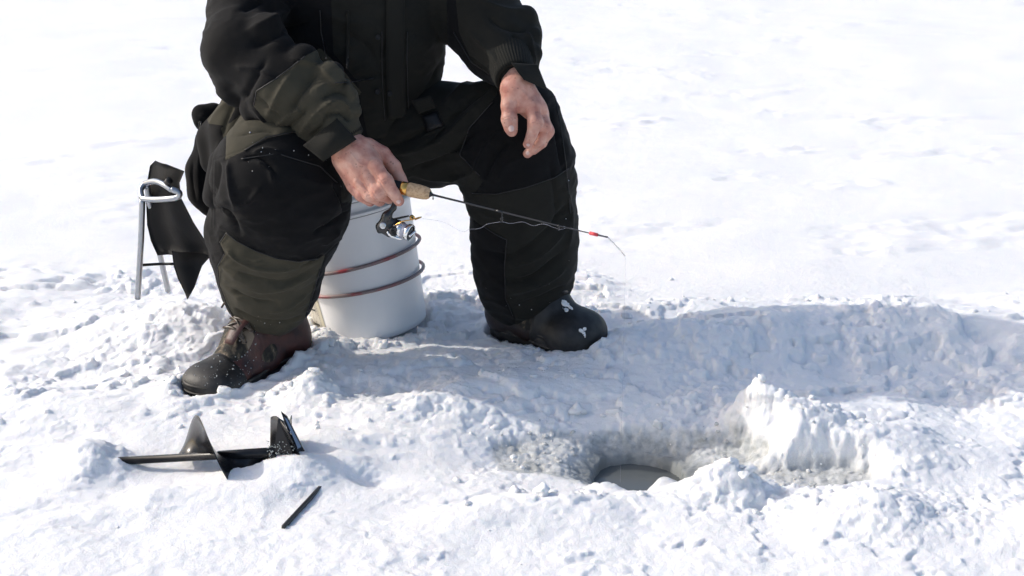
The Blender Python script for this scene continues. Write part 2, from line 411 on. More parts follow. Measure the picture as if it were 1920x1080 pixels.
def snow_z(X, Y, detail=True):
    z = snow_base(X, Y)
    # trodden rough zone round the man and the hole
    wob = .10 * fbm(X * 3, Y * 3, o=3, s=60)
    back = 3.45 - .30 * sstep(.12, .38, X) + .03 * np.sin(X * 3.1); rough = sstep(back + .12, back - .18, Y + wob)
    calm = gb(X, Y, -.62, 2.26, .45, .33, .9) + gb(X, Y, -.25, 2.33, .25, .14, .6)
    rough = rough * np.clip(1 - calm, .12, 1) * (.42 + .58 * sstep(2.42, 2.60, Y))
    a, ia = worley(X * 13 + 2 * fbm(X * 8, Y * 8, s=20), Y * 13, s=1)
    b_, ib = worley(X * 31, Y * 31 + fbm(X * 15, Y * 15, s=21), s=2)
    c_, ic = worley(X * 80, Y * 80, s=3)
    hum = sstep(.44, .66, vnoise(X * 5, Y * 6, s=70)) * rough
    z = z + hum * .75 * (.014 * np.clip(.75 - a, 0, 1) * (.2 + ia) + .013 * (.32 - np.abs(fbm(X * 24, Y * 28, o=4, s=17, g=.62))) + .003 * fbm(X * 75, Y * 75, o=3, s=19))
    z = z + rough * (.017 * fbm(X * 5.5, Y * 7, o=3, s=8, g=.55) + .0075 * (.35 - np.abs(fbm(X * 15, Y * 19, o=4, s=12, g=.62))) + .0020 * np.abs(fbm(X * 70, Y * 70, o=4, s=15, g=.7)))
    z = z + .0009 * fbm(X * 120, Y * 120, o=2, s=16) * sstep(3.8, 3.0, Y)
    z -= gb(X, Y, .20, 2.275, .15, .035, .014) + gb(X, Y, -.02, 2.40, .09, .07, .022) - gb(X, Y, .265, 2.285, .022, .02, .022) - gb(X, Y, .165, 2.272, .03, .018, .014)
    fl = np.clip(gb(X, Y, .52, 2.43, .16, .11, 1.2) + gb(X, Y, .40, 2.20, .12, .06, 1.1) + gb(X, Y, .72, 2.14, .2, .08, .9) + gb(X, Y, -.02, 2.33, .09, .12, .35), 0, 1)
    z = z + fl * (.020 * (.3 - np.abs(fbm(X * 19, Y * 19, o=5, s=61, g=.6))) + .0035 * fbm(X * 120, Y * 120, o=2, s=66))
    brk = sstep(.02, .10, fbm(X * 7, Y * 9, o=4, s=91, g=.6)); z = z + rough * .010 * brk     # broken crust plates
    # wind crust far away
    far = 1 - rough
    rp = vnoise(X * 3.2 + Y * 1.1, Y * 6.5 - X * 1.6, s=31); dd = sstep(.62, .85, rp)
    z = z + far * (.005 * fbm(X * 2.5, Y * 5, o=3, s=33) + .010 * dd * fbm(X * 9, Y * 20, o=3, s=35) + .0008 * fbm(X * 30, Y * 40, o=3, s=36))
    # slush basin and hole
    dx = X - .222; dy = Y - 2.395
    z = z - gb(X, Y, .20, 2.46, .38, .16, .022)
    wb = .20 * fbm(X * 11, Y * 11, o=4, s=51)
    e = np.sqrt((dx / .240) ** 2 + ((dy - .004) / .108) ** 2) + wb
    e2 = np.sqrt(((X - .52) / .13) ** 2 + ((Y - 2.29) / .055) ** 2) + wb
    basin = np.clip(sstep(1.16, .80, e) + sstep(1.2, .8, e2) * .8, 0, 1)
    sl = -.026 + .005 * fbm(X * 22, Y * 22, o=4, s=53) + .010 * (.3 - np.abs(fbm(X * 34, Y * 34, o=4, s=58, g=.65)))
    ramp_ = sstep(.17, .09, np.hypot(X - HC[0], (Y - HC[1]) * 1.1)) * .012
    z = z * (1 - basin) + (sl - ramp_) * basin
    hd = np.hypot(X - HC[0], Y - HC[1]) + .012 * fbm(X * 16, Y * 16, s=55)
    hole = sstep(HR + .004, HR - .026, hd); lipz = sstep(HR + .06, HR - .005, hd)
    z = z - lipz * .012 - hole * .20
    wet = np.clip(sstep(1.13, .93, e) + .9 * sstep(1.15, .8, e2), 0, 1)
    wet = wet * (.70 + .30 * sstep(.35, .6, vnoise(X * 25, Y * 25, s=57))) + hole * .4
    wet = wet * sstep(.030, .0, z + .012 * fbm(X * 30, Y * 30, s=77))
    # prints under the boots, bucket dish
    for (fx, fy, rx, ry, rt, dep, rim) in FEET:
        c, s = math.cos(rt), math.sin(rt); u = ((X - fx) * c + (Y - fy) * s) / rx; v = (-(X - fx) * s + (Y - fy) * c) / ry
        q = (np.abs(u) ** 2.6 + np.abs(v) ** 2.6) ** (1 / 2.6); k = sstep(1.06, .90, q); z = z * (1 - k) + dep * k + rim * np.exp(-((q - 1.18) / .16) ** 2) * (.5 + vnoise(X * 22, Y * 22, s=93))
    return z, np.clip(wet, 0, 1) + np.clip(sstep(.140, .080, hd), 0, 1)
# boots: heel and toe on the ground
LH, LT = np.array([-.475, 2.850]), np.array([-.600, 2.655])
RH, RT = np.array([.000, 2.985]), np.array([.142, 2.870])
def footprint(h, t, rim=.012, dep=-.018):
    c = (h + t) / 2; d = t - h; return (c[0], c[1], np.hypot(*d) / 2 + .060, .062, math.atan2(d[1], d[0]), dep, rim)
FEET += [footprint(LH, LT), footprint(RH, RT, -.004, -.030), (-.314, 3.075, .132, .132, 0, -.02, .003)]
def axis_grid(segs):
    out = []
    for a, b, h in segs:
        n = max(1, int(round((b - a) / h))); out.append(np.linspace(a, b, n, endpoint=False))
    return np.concatenate(out + [np.array([segs[-1][1]])])
gx = axis_grid([(-60, -12, 4), (-12, -4, .4), (-4, -1.6, .05), (-1.6, -1.0, .012), (-1.0, 1.0, .0036), (1.0, 1.6, .010), (1.6, 4, .05), (4, 12, .4), (12, 60, 4)])
gy = axis_grid([(-20, 0, 2), (0, 1.6, .1), (1.6, 1.9, .012), (1.9, 2.7, .0036), (2.7, 3.6, .0048), (3.6, 5.2, .010), (5.2, 9, .025), (9, 14, .12), (14, 80, 3)])
XX, YY = np.meshgrid(gx, gy, indexing='ij')
ZZ, WET = snow_z(XX, YY)
nX, nY = XX.shape
ii = (np.arange(nX - 1)[:, None] * nY + np.arange(nY - 1)[None, :]).ravel()
SV = np.stack([XX.ravel(), YY.ravel(), ZZ.ravel()], 1)
# a little sideways push so steep clods overhang slightly instead of stretching
rg = sstep(3.5, 3.2, SV[:, 1])
SV[:, 1] -= rg * .004 * fbm(SV[:, 0] * 45, SV[:, 1] * 45, SV[:, 2] * 60, o=2, s=80)
SV[:, 0] += rg * .004 * fbm(SV[:, 0] * 45, SV[:, 1] * 45, SV[:, 2] * 60, o=2, s=84)
SF = np.stack([ii, ii + nY, ii + nY + 1, ii + 1], 1)
gxz = np.gradient(ZZ, axis=0) / np.gradient(gx)[:, None]; gyz = np.gradient(ZZ, axis=1) / np.gradient(gy)[None, :]
steep = np.hypot(gxz, gyz).ravel(); sn = np.stack([-gxz.ravel(), -gyz.ravel(), np.ones(steep.shape)], 1); sn /= np.linalg.norm(sn, axis=1, keepdims=True)
ms = np.where((steep > .22) & (rg > .01))[0]; q = SV[ms]; hw = np.hypot(q[:, 0] - HC[0], q[:, 1] - HC[1])
am = sstep(.22, .8, steep[ms]) * rg[ms] * sstep(.09, .13, hw)
SV[ms] += sn[ms] * (am * (.011 * (.32 - np.abs(fbm(q[:, 0] * 30, q[:, 1] * 30, q[:, 2] * 30, o=3, s=301))) + .0045 * fbm(q[:, 0] * 100, q[:, 1] * 100, q[:, 2] * 100, o=2, s=305)))[:, None]
o = mk('snow', SV, SF, M['snow'], attrs={'wet': WET.ravel()}); o['kind'] = 'structure'; o['label'] = 'trodden white snow over the frozen lake'
k = 40; a = np.linspace(0, 2 * math.pi, k, endpoint=False)
V = np.stack([HC[0] + (HR + .02) * np.cos(a), HC[1] + (HR + .02) * np.sin(a), np.full(k, -.068)], 1)
o = mk('water', V, [tuple(range(k))], M['water']); o['kind'] = 'structure'; o['label'] = 'dark grey lake water in the round ice hole'
# loose clods
def ico(sub):
    import bmesh
    bm = bmesh.new(); bmesh.ops.create_icosphere(bm, subdivisions=sub, radius=1); bm.verts.ensure_lookup_table()
    v = np.array([x.co[:] for x in bm.verts]); f = np.array([[y.index for y in x.verts] for x in bm.faces]); bm.free(); return v, f
I1, I2, I3 = ico(1), ico(2), ico(3)
def scatter(name, n, sampler, rmin, rmax, material, pw=3.0, ang=.35, wet=0):
    Vs, Fs, off = [], [], 0
    pts = sampler(n)
    zz, _ = snow_z(pts[:, 0], pts[:, 1])
    for (x, y), z in zip(pts, zz):
        r = rmin + (rmax - rmin) * RNG.random() ** pw
        v, f = (I3 if r > .011 else I2 if r > .0035 else I1); sc = np.array([1, 1, .75]) * (1 + .35 * (RNG.random(3) - .5)) * r
        s0 = RNG.random() * 90
        d = 1 + ang * 1.6 * fbm(v[:, 0] * 1.3 + s0, v[:, 1] * 1.3, v[:, 2] * 1.3 + 7, o=3, s=2) if r > .0035 else 1 + ang * (RNG.random(len(v)) - .5)
        p = v * (d if np.ndim(d) else 1)[:, None]
        if r > .006:                      # broken flat faces
            for _ in range(5):
                q = nv(RNG.normal(size=3)); t = p @ q; cut = .55 + .25 * RNG.random(); p = p - np.clip(t - cut, 0, None)[:, None] * q * .9
        a_ = RNG.random() * 6.28; ca, sa = math.cos(a_), math.sin(a_); p = p * sc
        p = np.stack([p[:, 0] * ca - p[:, 1] * sa, p[:, 0] * sa + p[:, 1] * ca, p[:, 2]], 1)
        Vs.append(p + [x, y, z + r * (.25 * RNG.random())]); Fs.append(f + off); off += len(v)
    V = np.concatenate(Vs); F = np.concatenate(Fs)
    o = mk(name, V, F, material, attrs={'wet': np.full(len(V), wet)}); o['kind'] = 'stuff'; return o
def samp_zone(n):
    out = []
    while len(out) < n:
        x = RNG.uniform(-1.1, 1.3); y = RNG.uniform(1.98, 3.4)
        if math.hypot(x - HC[0], y - HC[1]) < .12 or ((x - .222) / .25) ** 2 + ((y - 2.395) / .11) ** 2 < 1: continue
        if ((x + .62) / .40) ** 2 + ((y - 2.22) / .24) ** 2 < 1 and RNG.random() > .05: continue
        if vnoise(np.array([x * 5]), np.array([y * 5]), s=70)[0] < .50 + .12 * RNG.random(): continue
        if any(math.hypot(x - f[0], y - f[1]) < .12 for f in FEET): continue
        out.append((x, y))
    return np.array(out)
def samp_near(cs):
    def f(n):
        out = []
        for _ in range(n):
            cx, cy, sx, sy = cs[RNG.integers(len(cs))]; out.append((cx + sx * RNG.normal(), cy + sy * RNG.normal()))
        out = np.array(out); m = np.hypot(out[:, 0] - HC[0], out[:, 1] - HC[1]) > HR + .03
        return out[m]
    return f
o = scatter('snow_clods', 70, samp_zone, .0012, .008, M['snow'], 2); o['label'] = 'loose crumbs and clods of snow scattered round the hole'
o = scatter('snow_rubble', 280, samp_near([(.03, 2.70, .06, .05), (.14, 2.68, .07, .05), (.02, 2.97, .04, .03), (.5, 2.46, .06, .03), (.6, 2.4, .08, .04), (.38, 2.22, .05, .025), (.6, 2.14, .1, .03), (.1, 2.2, .12, .02), (.27, 3.03, .05, .04), (-.15, 2.95, .05, .04), (-.42, 2.92, .05, .03), (-.5, 2.62, .06, .02), (-.70, 2.7, .03, .04), (.55, 3.14, .2, .02), (-.4, 2.9, .05, .03), (-.25, 2.66, .1, .04), (-.02, 2.42, .03, .06), (.25, 2.56, .15, .03)]), .002, .015, M['snow'], 3.4, .55)
o['label'] = 'broken lumps of dug snow heaped round the hole and boots'
o = scatter('ice_crumbs', 110, samp_near([(.10, 2.46, .07, .035), (.28, 2.48, .10, .02), (.40, 2.44, .06, .03), (.52, 2.29, .07, .02), (.09, 2.41, .05, .03)]), .0010, .006, M['snow'], 2.5, .7, .8)
o['label'] = 'wet crumbs of grey slush ice beside the water'
#@@PART2
# ------------------------------------------------------------------ bucket
BB = np.array([-.314, 3.075, -.022]); BAX = nv([-.185, .05, 1.0])       # base centre, axis leaning to the left
M['pail'] = mat('white_pail_plastic', (.80, .80, .82), .38, spec=.4); b = M['pail'].node_tree.nodes['Principled BSDF']
b.inputs['Subsurface Weight'].default_value = .12; b.inputs['Subsurface Radius'].default_value = (.01, .01, .01)
mottled(M['pail'], (.82, .82, .83), (.88, .88, .88), 11, .3, .7, (1, 1, .5)); bumped(M['pail'], [(24, .25, None, 'noise'), (300, .15, None, 'noise')], .0006)
pail = thing('bucket', tuple(BB), 'white plastic bucket the man sits on, leaning, with two reddish tubes round it', 'bucket')
HB = .372
def br(z): return .1235 + (.1475 - .1235) * z / HB
prof = [(.0, .004), (br(0) - .008, .002), (br(0), .008)]
prof += [(br(z), z) for z in np.linspace(.02, .27, 12)]
def rib(z, e=.0085, w_=.0045): return [(br(z - w_), z - w_), (br(z) + e, z - w_ + .001), (br(z) + e, z + w_ - .001), (br(z + w_), z + w_)]
prof += rib(.293) + rib(.326) + rib(.345) + [(br(.362), .362), (br(.366) + .007, .363), (br(.37) + .008, .372), (br(.37) - .003, .374)]
V, F = lathe(prof, BB, BAX, n=96); mk('pail_body', V, F, M['pail'], pail)
V, F = lathe([(.0, .374), (.148, .374), (.157, .377), (.158, .384), (.14, .388), (0, .388)], BB, BAX, n=72, caps=False); mk('lid', V, F, M['pail'], pail)
bx = nv(np.cross(BAX, [0, 1, .0]) * -1); bx = nv(np.array([1, 0, 0]) - BAX * BAX[0]); by = np.cross(BAX, bx)     # right, back
def bpt(ang, z, r=0): return BB + BAX * z + (bx * math.cos(ang) + by * math.sin(ang)) * (br(z) + r)
rib_shade = mat('grey_rib_shade', (.30, .30, .31), .7)  # thin grey rings: shade under ribs and rim, painted as colour
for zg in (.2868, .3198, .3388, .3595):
    V, F = tube([bpt(a, zg, .0004) for a in np.linspace(0, 2 * math.pi, 72, endpoint=False)], .0012, 6, closed=True); mk('rib_shade_line', V, F, rib_shade, pail)
lug_a = R(-12)
V, F = lathe([(0, -.002), (.017, -.002), (.019, .004), (.017, .010), (.008, .013), (0, .013)], bpt(lug_a, .305), bpt(lug_a, .305, 1) - bpt(lug_a, .305), n=24, caps=False); mk('handle_lug', V, F, M['pail'], pail)
M['tube'] = mat('reddish_tube', (.3, .08, .08), .4); mottled(M['tube'], (.33, .045, .055), (.25, .19, .185), 17, .36, .52, (1, 1, 1)); bumped(M['tube'], [(90, .3, None, 'noise')], .0006)
for z0, tilt, lab in ((.178, .012, 'upper reddish grey tube round the bucket'), (.122, -.004, 'lower reddish grey tube round the bucket')):
    pts = [bpt(a, z0 + tilt * math.cos(a) * .5, .0042 + .0045 * max(0, math.cos(a)) ** 3) for a in np.linspace(0, 2 * math.pi, 64, endpoint=False)]
    V, F = tube(pts, .0041, 10, closed=True); o = mk('tube_hoop', V, F, M['tube'], pail); o['label'] = lab
# label
M['paper'] = mat('beige_paper', (.50, .47, .40), .7); m = M['paper']
wv = nn(m, 'ShaderNodeTexWave', Scale=78.0); wv.bands_direction = 'Z'; wv.inputs['Distortion'].default_value = 1.4; wv.inputs['Detail Scale'].default_value = 6; lk(m, geo(m), wv.inputs['Vector'])
tn = nn(m, 'ShaderNodeTexNoise', Scale=26, Detail=3.0); lk(m, geo(m, (3, 3, 1)), tn.inputs['Vector'])
mm = nn(m, 'ShaderNodeMath', operation='MULTIPLY'); lk(m, wv.outputs['Fac'], mm.inputs[0]); lk(m, ramp(m, tn.outputs['Fac'], [(.4, (0, 0, 0)), (.52, (1, 1, 1))]), mm.inputs[1])
lk(m, ramp(m, mm.outputs[0], [(.45, (.52, .49, .42)), (.75, (.24, .22, .19))]), m.node_tree.nodes['Principled BSDF'].inputs['Base Color'])
def patch(a0, a1, z0, z1, r, n=14, mz=10):
    V = [bpt(a0 + (a1 - a0) * i / n, z0 + (z1 - z0) * j / mz, r) for i in range(n + 1) for j in range(mz + 1)]
    F = [(i * (mz + 1) + j, (i + 1) * (mz + 1) + j, (i + 1) * (mz + 1) + j + 1, i * (mz + 1) + j + 1) for i in range(n) for j in range(mz)]
    return np.array(V), F
V, F = patch(R(-139), R(-200), .008, .145, .0012); lab = mk('paper_label', V, F, M['paper'], pail)
lb2 = mat('label_border', (.56, .52, .40), .7); V, F = patch(R(-134), R(-139.2), .006, .147, .0010, 2); mk('label_border', V, F, lb2, lab)
ink = mat('label_ink', (.03, .03, .03), .6)
V, F = patch(R(-143), R(-160), .084, .088, .0018, 6, 1); mk('printed_bar', V, F, ink, lab)
V, F = patch(R(-143), R(-160), .049, .053, .0018, 6, 1); mk('printed_bar', V, F, ink, lab)
V, F = patch(R(-144), R(-158), .112, .114, .0018, 6, 1); mk('printed_bar', V, F, ink, lab)
# ------------------------------------------------------------------ the man
man = thing('person', (-.25, 2.95, 0), 'man in black and olive winter suit sitting on the white bucket, holding a fishing rod', 'person')
M['skin'] = mat('weathered_skin', (.45, .27, .22), .48, spec=.35); m = M['skin']; b = m.node_tree.nodes['Principled BSDF']
b.inputs['Subsurface Weight'].default_value = .12; b.inputs['Subsurface Radius'].default_value = (.006, .002, .001)
tn = nn(m, 'ShaderNodeTexNoise', Scale=48, Detail=5.0); lk(m, geo(m), tn.inputs['Vector'])
c1 = ramp(m, tn.outputs['Fac'], [(.3, (.42, .17, .13)), (.5, (.54, .275, .21)), (.72, (.63, .38, .30))])
tv = nn(m, 'ShaderNodeTexVoronoi', Scale=125); tv.inputs['Randomness'].default_value = 1; lk(m, geo(m), tv.inputs['Vector'])
spot = ramp(m, tv.outputs['Distance'], [(.16, (1, 1, 1)), (.27, (0, 0, 0))])
t3 = nn(m, 'ShaderNodeTexNoise', Scale=90, Detail=1.0); lk(m, geo(m), t3.inputs['Vector'])
sp2 = nn(m, 'ShaderNodeMath', operation='MULTIPLY'); lk(m, spot, sp2.inputs[0]); lk(m, ramp(m, t3.outputs['Fac'], [(.52, (0, 0, 0)), (.6, (.8, .8, .8))]), sp2.inputs[1])
mx = nn(m, 'ShaderNodeMix', data_type='RGBA'); lk(m, sp2.outputs[0], mx.inputs['Factor'])
ca = [i for i in mx.inputs if i.type == 'RGBA']; lk(m, c1, ca[0]); ca[1].default_value = (.29, .145, .105, 1)
lk(m, [o for o in mx.outputs if o.type == 'RGBA'][0], b.inputs['Base Color'])
bumped(m, [(420, .35, None, 'vor'), (110, .45, (1, 1, .5), 'noise')], .0007)
nail_m = mat('fingernail', (.66, .46, .40), .3)
# --- body: trunk, limbs and head (under the clothes) and the two hands
def ell(c, r, k=.02, n=None, s=1): return cone(c, np.asarray(c) + [0, 0, 1e-4], r, r, k, n, s)
HEAD = np.array([-.325, 2.86, 1.075])
body = chain([(655, 250, 3.03, 130), (650, 60, 3.03, 135), (650, -80, 3.02, 125)], 30, [0, 1, 0], .65)
body += chain([(500, -130, 3.0, 52), (450, 95, 2.80, 44), (560, 190, 2.72, 36), (650, 262, 2.665, 26)], 20)
body += chain([(810, -130, 3.0, 52), (920, 30, 2.95, 42), (966, 150, 2.775, 22)], 20)
body += [pc((520, -130, 3.0, 55), (790, -130, 3.0, 55), 30)]
body += [cone(W(655, -150, 2.99), HEAD + [0, .02, -.06], .062, .058, .03)]
body += [ell(HEAD + [0, .01, .03], .088, .02), ell(HEAD + [0, -.035, -.03], .066, .03), ell(HEAD + [0, -.055, -.085], .035, .02)]
body += [cone(HEAD + [0, -.098, .0], HEAD + [0, -.118, -.04], .010, .016, .012), ell(HEAD + [0, -.094, -.07], .020, .01)]
body += [ell(HEAD + [s_ * .086, .01, -.01], .026, .006, [1, 0, 0], .4) for s_ in (-1, 1)]
body += [dict(ell(HEAD + [s_ * .032, -.108, .008], .014, .012), sub=True) for s_ in (-1, 1)]
body += chain([(620, 260, 3.02, 85), (520, 330, 2.75, 68), (500, 470, 2.77, 44), (502, 560, 2.81, 30)], 20)
body += chain([(700, 255, 3.02, 85), (975, 250, 2.93, 66), (985, 440, 2.95, 44), (978, 550, 2.98, 30)], 20)
VB, QB = sdf_mesh(body, .0065)
def rpx(p, o, s): return (o[0] + p[0] / s, o[1] + p[1] / s)
handA = chain([(640, 255, 2.672, 27), (662, 282, 2.655, 31)], 8)
handA += [pc((664, 288, 2.655, 29), (704, 312, 2.62, 15), 14), pc((660, 292, 2.655, 28), (690, 328, 2.615, 15), 14), pc((654, 296, 2.658, 26), (675, 340, 2.62, 14), 14), pc((648, 298, 2.665, 24), (661, 347, 2.632, 13), 14)]
handA += [pc((668, 300, 2.66, 28), (690, 328, 2.65, 20), 14), pc((675, 285, 2.655, 25), (700, 305, 2.64, 17), 12)]
idxA = [(704, 312, 2.612, 14.5), (723, 341, 2.592, 13.2), (738, 362, 2.588, 11.5), (748, 377, 2.594, 9.8)]
midA = [(690, 330, 2.610, 14.5), (709, 361, 2.592, 13.5), (730, 371, 2.612, 11.5), (742, 364, 2.632, 9.5)]
rinA = [(675, 342, 2.616, 13.5), (692, 366, 2.600, 12.5), (712, 376, 2.618, 11), (726, 368, 2.638, 9)]
pinA = [(661, 349, 2.628, 12), (676, 367, 2.612, 11), (694, 377, 2.626, 10), (706, 371, 2.640, 8.5)]
thuA = [(690, 275, 2.665, 17), (718, 288, 2.662, 13.5), (739, 312, 2.652, 12.5), (750, 334, 2.646, 11), (757, 344, 2.642, 9)]
for f, k in ((idxA, 1.5), (midA, 1.5), (rinA, 1.5), (pinA, 1.5), (thuA, 4)):
    handA += chain(f, k)
for (p, r_) in (((723, 340, 2.588), 13), ((709, 360, 2.589), 13.2)):
    handA.append(pc((*p[:2], p[2] + .0015, r_ * .93), (*p[:2], p[2] + .0025, r_ * .93), 12))
VA, QA = sdf_mesh(handA, .0010, 2)
handB = chain([(966, 143, 2.782, 25), (969, 165, 2.765, 27)], 8)
handB += [pc((968, 170, 2.765, 24), (997, 200, 2.752, 15), 14), pc((972, 172, 2.768, 24), (1010, 206, 2.762, 15), 14), pc((976, 172, 2.775, 22), (1016, 214, 2.774, 13), 14), pc((976, 172, 2.78, 20), (1016, 222, 2.787, 12), 12)]
handB += [pc((972, 180, 2.778, 24), (995, 208, 2.78, 16), 12), pc((966, 168, 2.762, 25), (968, 190, 2.756, 20), 12), pc((980, 176, 2.772, 24), (1000, 200, 2.770, 20), 12)]
idxB = [(997, 199, 2.746, 12.8), (1003, 229, 2.730, 12.2), (997, 254, 2.729, 10.8), (990, 270, 2.736, 9.2)]
midB = [(1011, 207, 2.762, 12.2), (1020, 238, 2.754, 11.6), (1011, 264, 2.755, 10.4), (996, 281, 2.758, 9.3), (989, 288, 2.760, 8.5)]
rinB = [(1017, 216, 2.772, 12), (1025, 246, 2.765, 11.5), (1016, 268, 2.766, 10), (1000, 282, 2.772, 8.5)]
pinB = [(1016, 224, 2.785, 11), (1023, 250, 2.785, 10), (1014, 266, 2.788, 9), (1002, 276, 2.792, 8)]
thuB = [(961, 178, 2.757, 17), (954, 200, 2.744, 13.8), (955, 224, 2.733, 12.8), (958, 240, 2.731, 11.8), (960, 247, 2.732, 9.5)]
for f, k in ((idxB, 1.5), (midB, 1.5), (rinB, 1.5), (pinB, 1.5), (thuB, 6)):
    handB += chain(f, k)
handB += [pc((957, 190, 2.75, 13), (994, 204, 2.752, 10), 12)]
for (p, r_) in (((999, 199, 2.744), 12.5), ((1005, 229, 2.731), 13), ((1020, 238, 2.745), 12.6), ((1026, 246, 2.763), 11.8), ((955, 224, 2.73), 12.5)):
    handB.append(pc((*p[:2], p[2] + .0015, r_ * .93), (*p[:2], p[2] + .0025, r_ * .93), 12))
VH, QH = sdf_mesh(handB, .0010, 2)
cr = lambda lst, wd=1.1, hg=-.75: [(pts, wd, hg) for pts in lst]
TA, TH = tri(QA), tri(QH)
VA = folds(VA, TA, cr([[(712, 345), (722, 336), (733, 337)], [(713, 349), (723, 341), (736, 342)], [(730, 367), (738, 361), (748, 362)], [(700, 368), (708, 360), (718, 358)], [(702, 372), (710, 364), (721, 363)], [(736, 318), (744, 315), (752, 318)],
                       [(736, 322), (745, 319), (753, 322)], [(685, 371), (693, 366), (700, 364)]]) +
           [([(668, 285), (704, 310)], 4, .45), ([(662, 292), (690, 326)], 4, .5), ([(655, 300), (676, 338)], 4, .45), ([(700, 318), (718, 352), (730, 372)], 1.6, -1.1), ([(685, 335), (702, 366), (712, 378)], 1.6, -1.1), ([(672, 350), (686, 372)], 1.5, -1.0),
            ([(645, 285), (665, 270), (690, 262)], 1.2, -.4), ([(642, 292), (660, 280)], 1.2, -.4), ([(660, 300), (700, 295)], 1.0, -.3), ([(650, 312), (670, 322)], 1.2, -.4), ([(655, 283), (672, 305), (684, 310)], 1.6, .5), ([(707, 270), (718, 284), (722, 300)], 1.6, -.7)])
VH = folds(VH, TH, cr([[(994, 228), (1005, 225), (1016, 229)], [(995, 233), (1006, 230), (1016, 233)], [(990, 254), (999, 251), (1007, 256)], [(1012, 238), (1022, 235), (1031, 240)], [(945, 222), (955, 219), (966, 222)], [(945, 227), (955, 224), (966, 227)],
                       [(1005, 263), (1012, 260), (1019, 265)]]) + [([(1009, 212), (1015, 236), (1007, 258), (997, 277)], 1.5, -1.15), ([(1020, 222), (1029, 246), (1018, 270)], 1.4, -1.0), ([(968, 160), (1000, 196)], 3, .7), ([(972, 164), (1010, 202)], 3, .7), ([(969, 186), (972, 198), (968, 208)], 2.5, -1.6), ([(975, 190), (990, 186)], 2, -.6), ([(1004, 205), (1010, 225)], 2, -.9),
            ([(950, 165), (965, 170), (985, 165)], 1.2, -.35), ([(948, 172), (960, 178)], 1.2, -.4), ([(958, 178), (975, 172)], 1, -.3)])
TB = tri(QB); nb = len(VB); na = len(VA)
mk('body', np.concatenate([VB, VA, VH]), np.concatenate([TB, TA + nb, TH + nb + na]), M['skin'], man)
def nail(px, py, Y, rx, ry, ang, parent=man, tl=.0):
    # small curved plate facing the viewer, long side along ang (degrees in the picture)
    c = W(px, py, Y); s_ = mpp(px, py, Y); vd = nv(c - np.array([0, 0, CAM_H])); rt = nv(np.cross(vd, [0, 0, 1])); up = np.cross(rt, vd)
    ca, sa = math.cos(R(ang)), math.sin(R(ang)); u = rt * ca + up * sa; v = -rt * sa + up * ca
    V = []; F = []
    n = 7
    for i in range(n):
        for j in range(n):
            a, b_ = (i / (n - 1)) * 2 - 1, (j / (n - 1)) * 2 - 1
            aa = a * math.sqrt(1 - .35 * b_ * b_); bb = b_ * math.sqrt(1 - .35 * a * a)
            V.append(c + u * aa * rx * s_ + v * bb * ry * s_ + vd * (s_ * (bb * bb * ry * .55 + aa * aa * .3 + tl * aa)))
    for i in range(n - 1):
        for j in range(n - 1): F.append((i * n + j, (i + 1) * n + j, (i + 1) * n + j + 1, i * n + j + 1))
    mk('fingernail', V, F, nail_m, parent)
nail(746.5, 377, 2.5812, 5.4, 4.4, -50); nail(958.5, 241, 2.7150, 5.8, 5.6, -80); nail(991, 270, 2.7240, 4.8, 3.6, 60); nail(990, 286, 2.7485, 4.6, 3.2, 50)
# face details, seen only from elsewhere
ew = mat('eye_white', (.8, .78, .75), .2); ir = mat('iris', (.05, .04, .03), .15)
for s_ in (-1, 1):
    e = HEAD + [s_ * .032, -.092, .008]; V, F = lathe([(0, -.0118), (.006, -.0102), (.0102, -.006), (.0118, 0), (.0102, .006), (0, .0118)], e, [0, -1, 0], n=16, caps=False); eo = mk('eye', V, F, ew, man)
    V, F = lathe([(.0055, .0104), (.003, .0116), (0, .012)], e, [0, -1, 0], n=14, caps=False); mk('iris', V, F, ir, eo)
V, F = sdf_mesh([ell(HEAD + [0, .02, .055], .097, .02), ell(HEAD + [0, .05, .0], .085, .02)], .006); o = mk('knit_cap', V, F, M['fleece'], man); o['label'] = 'black knitted cap pulled over the head'
V, F = tube([HEAD + [-.03, -.106, -.058], HEAD + [0, -.114, -.055], HEAD + [.03, -.106, -.058]], [.003, .0055, .003], 8, sub=4, flat=.7); mk('lips', V, F, mat('lips', (.4, .17, .14), .5), man)
# --- trousers
tr = []
tr += chain([(655, 262, 3.03, 122), (655, 190, 3.03, 118)], 30, [0, 1, 0], .78)
tr += chain([(600, 245, 2.98, 92), (545, 290, 2.82, 108)], 30)
tr += chain([(545, 290, 2.82, 108), (515, 335, 2.715, 112)], 30)
tr += [pc((515, 335, 2.715, 112), (548, 395, 2.71, 98), 30), pc((470, 330, 2.74, 70), (465, 420, 2.74, 68), 30), pc((588, 375, 2.70, 70), (575, 430, 2.72, 58), 30)]
tr += chain([(520, 400, 2.72, 100), (506, 470, 2.735, 96), (505, 510, 2.76, 90), (503, 550, 2.785, 78), (503, 576, 2.81, 56)], 30, [0, 1, 0], .85)
tr += [pc((432, 430, 2.76, 44), (445, 480, 2.76, 40), 30)]
tr += chain([(690, 250, 3.0, 96), (800, 250, 2.98, 90), (950, 245, 2.93, 92)], 40)
tr += chain([(950, 245, 2.93, 92), (962, 300, 2.91, 96)], 30) + chain([(975, 225, 2.92, 70), (990, 300, 2.90, 80)], 30)
tr += chain([(975, 300, 2.91, 92), (976, 360, 2.915, 94), (985, 440, 2.925, 91), (985, 500, 2.93, 86), (985, 535, 2.95, 74), (983, 560, 2.97, 58)], 30, [0, 1, 0], .85)
tr += [pc((935, 400, 2.93, 48), (945, 550, 2.96, 40), 25)]
VT, QT = sdf_mesh(tr, .0036, 3); TT = tri(QT)
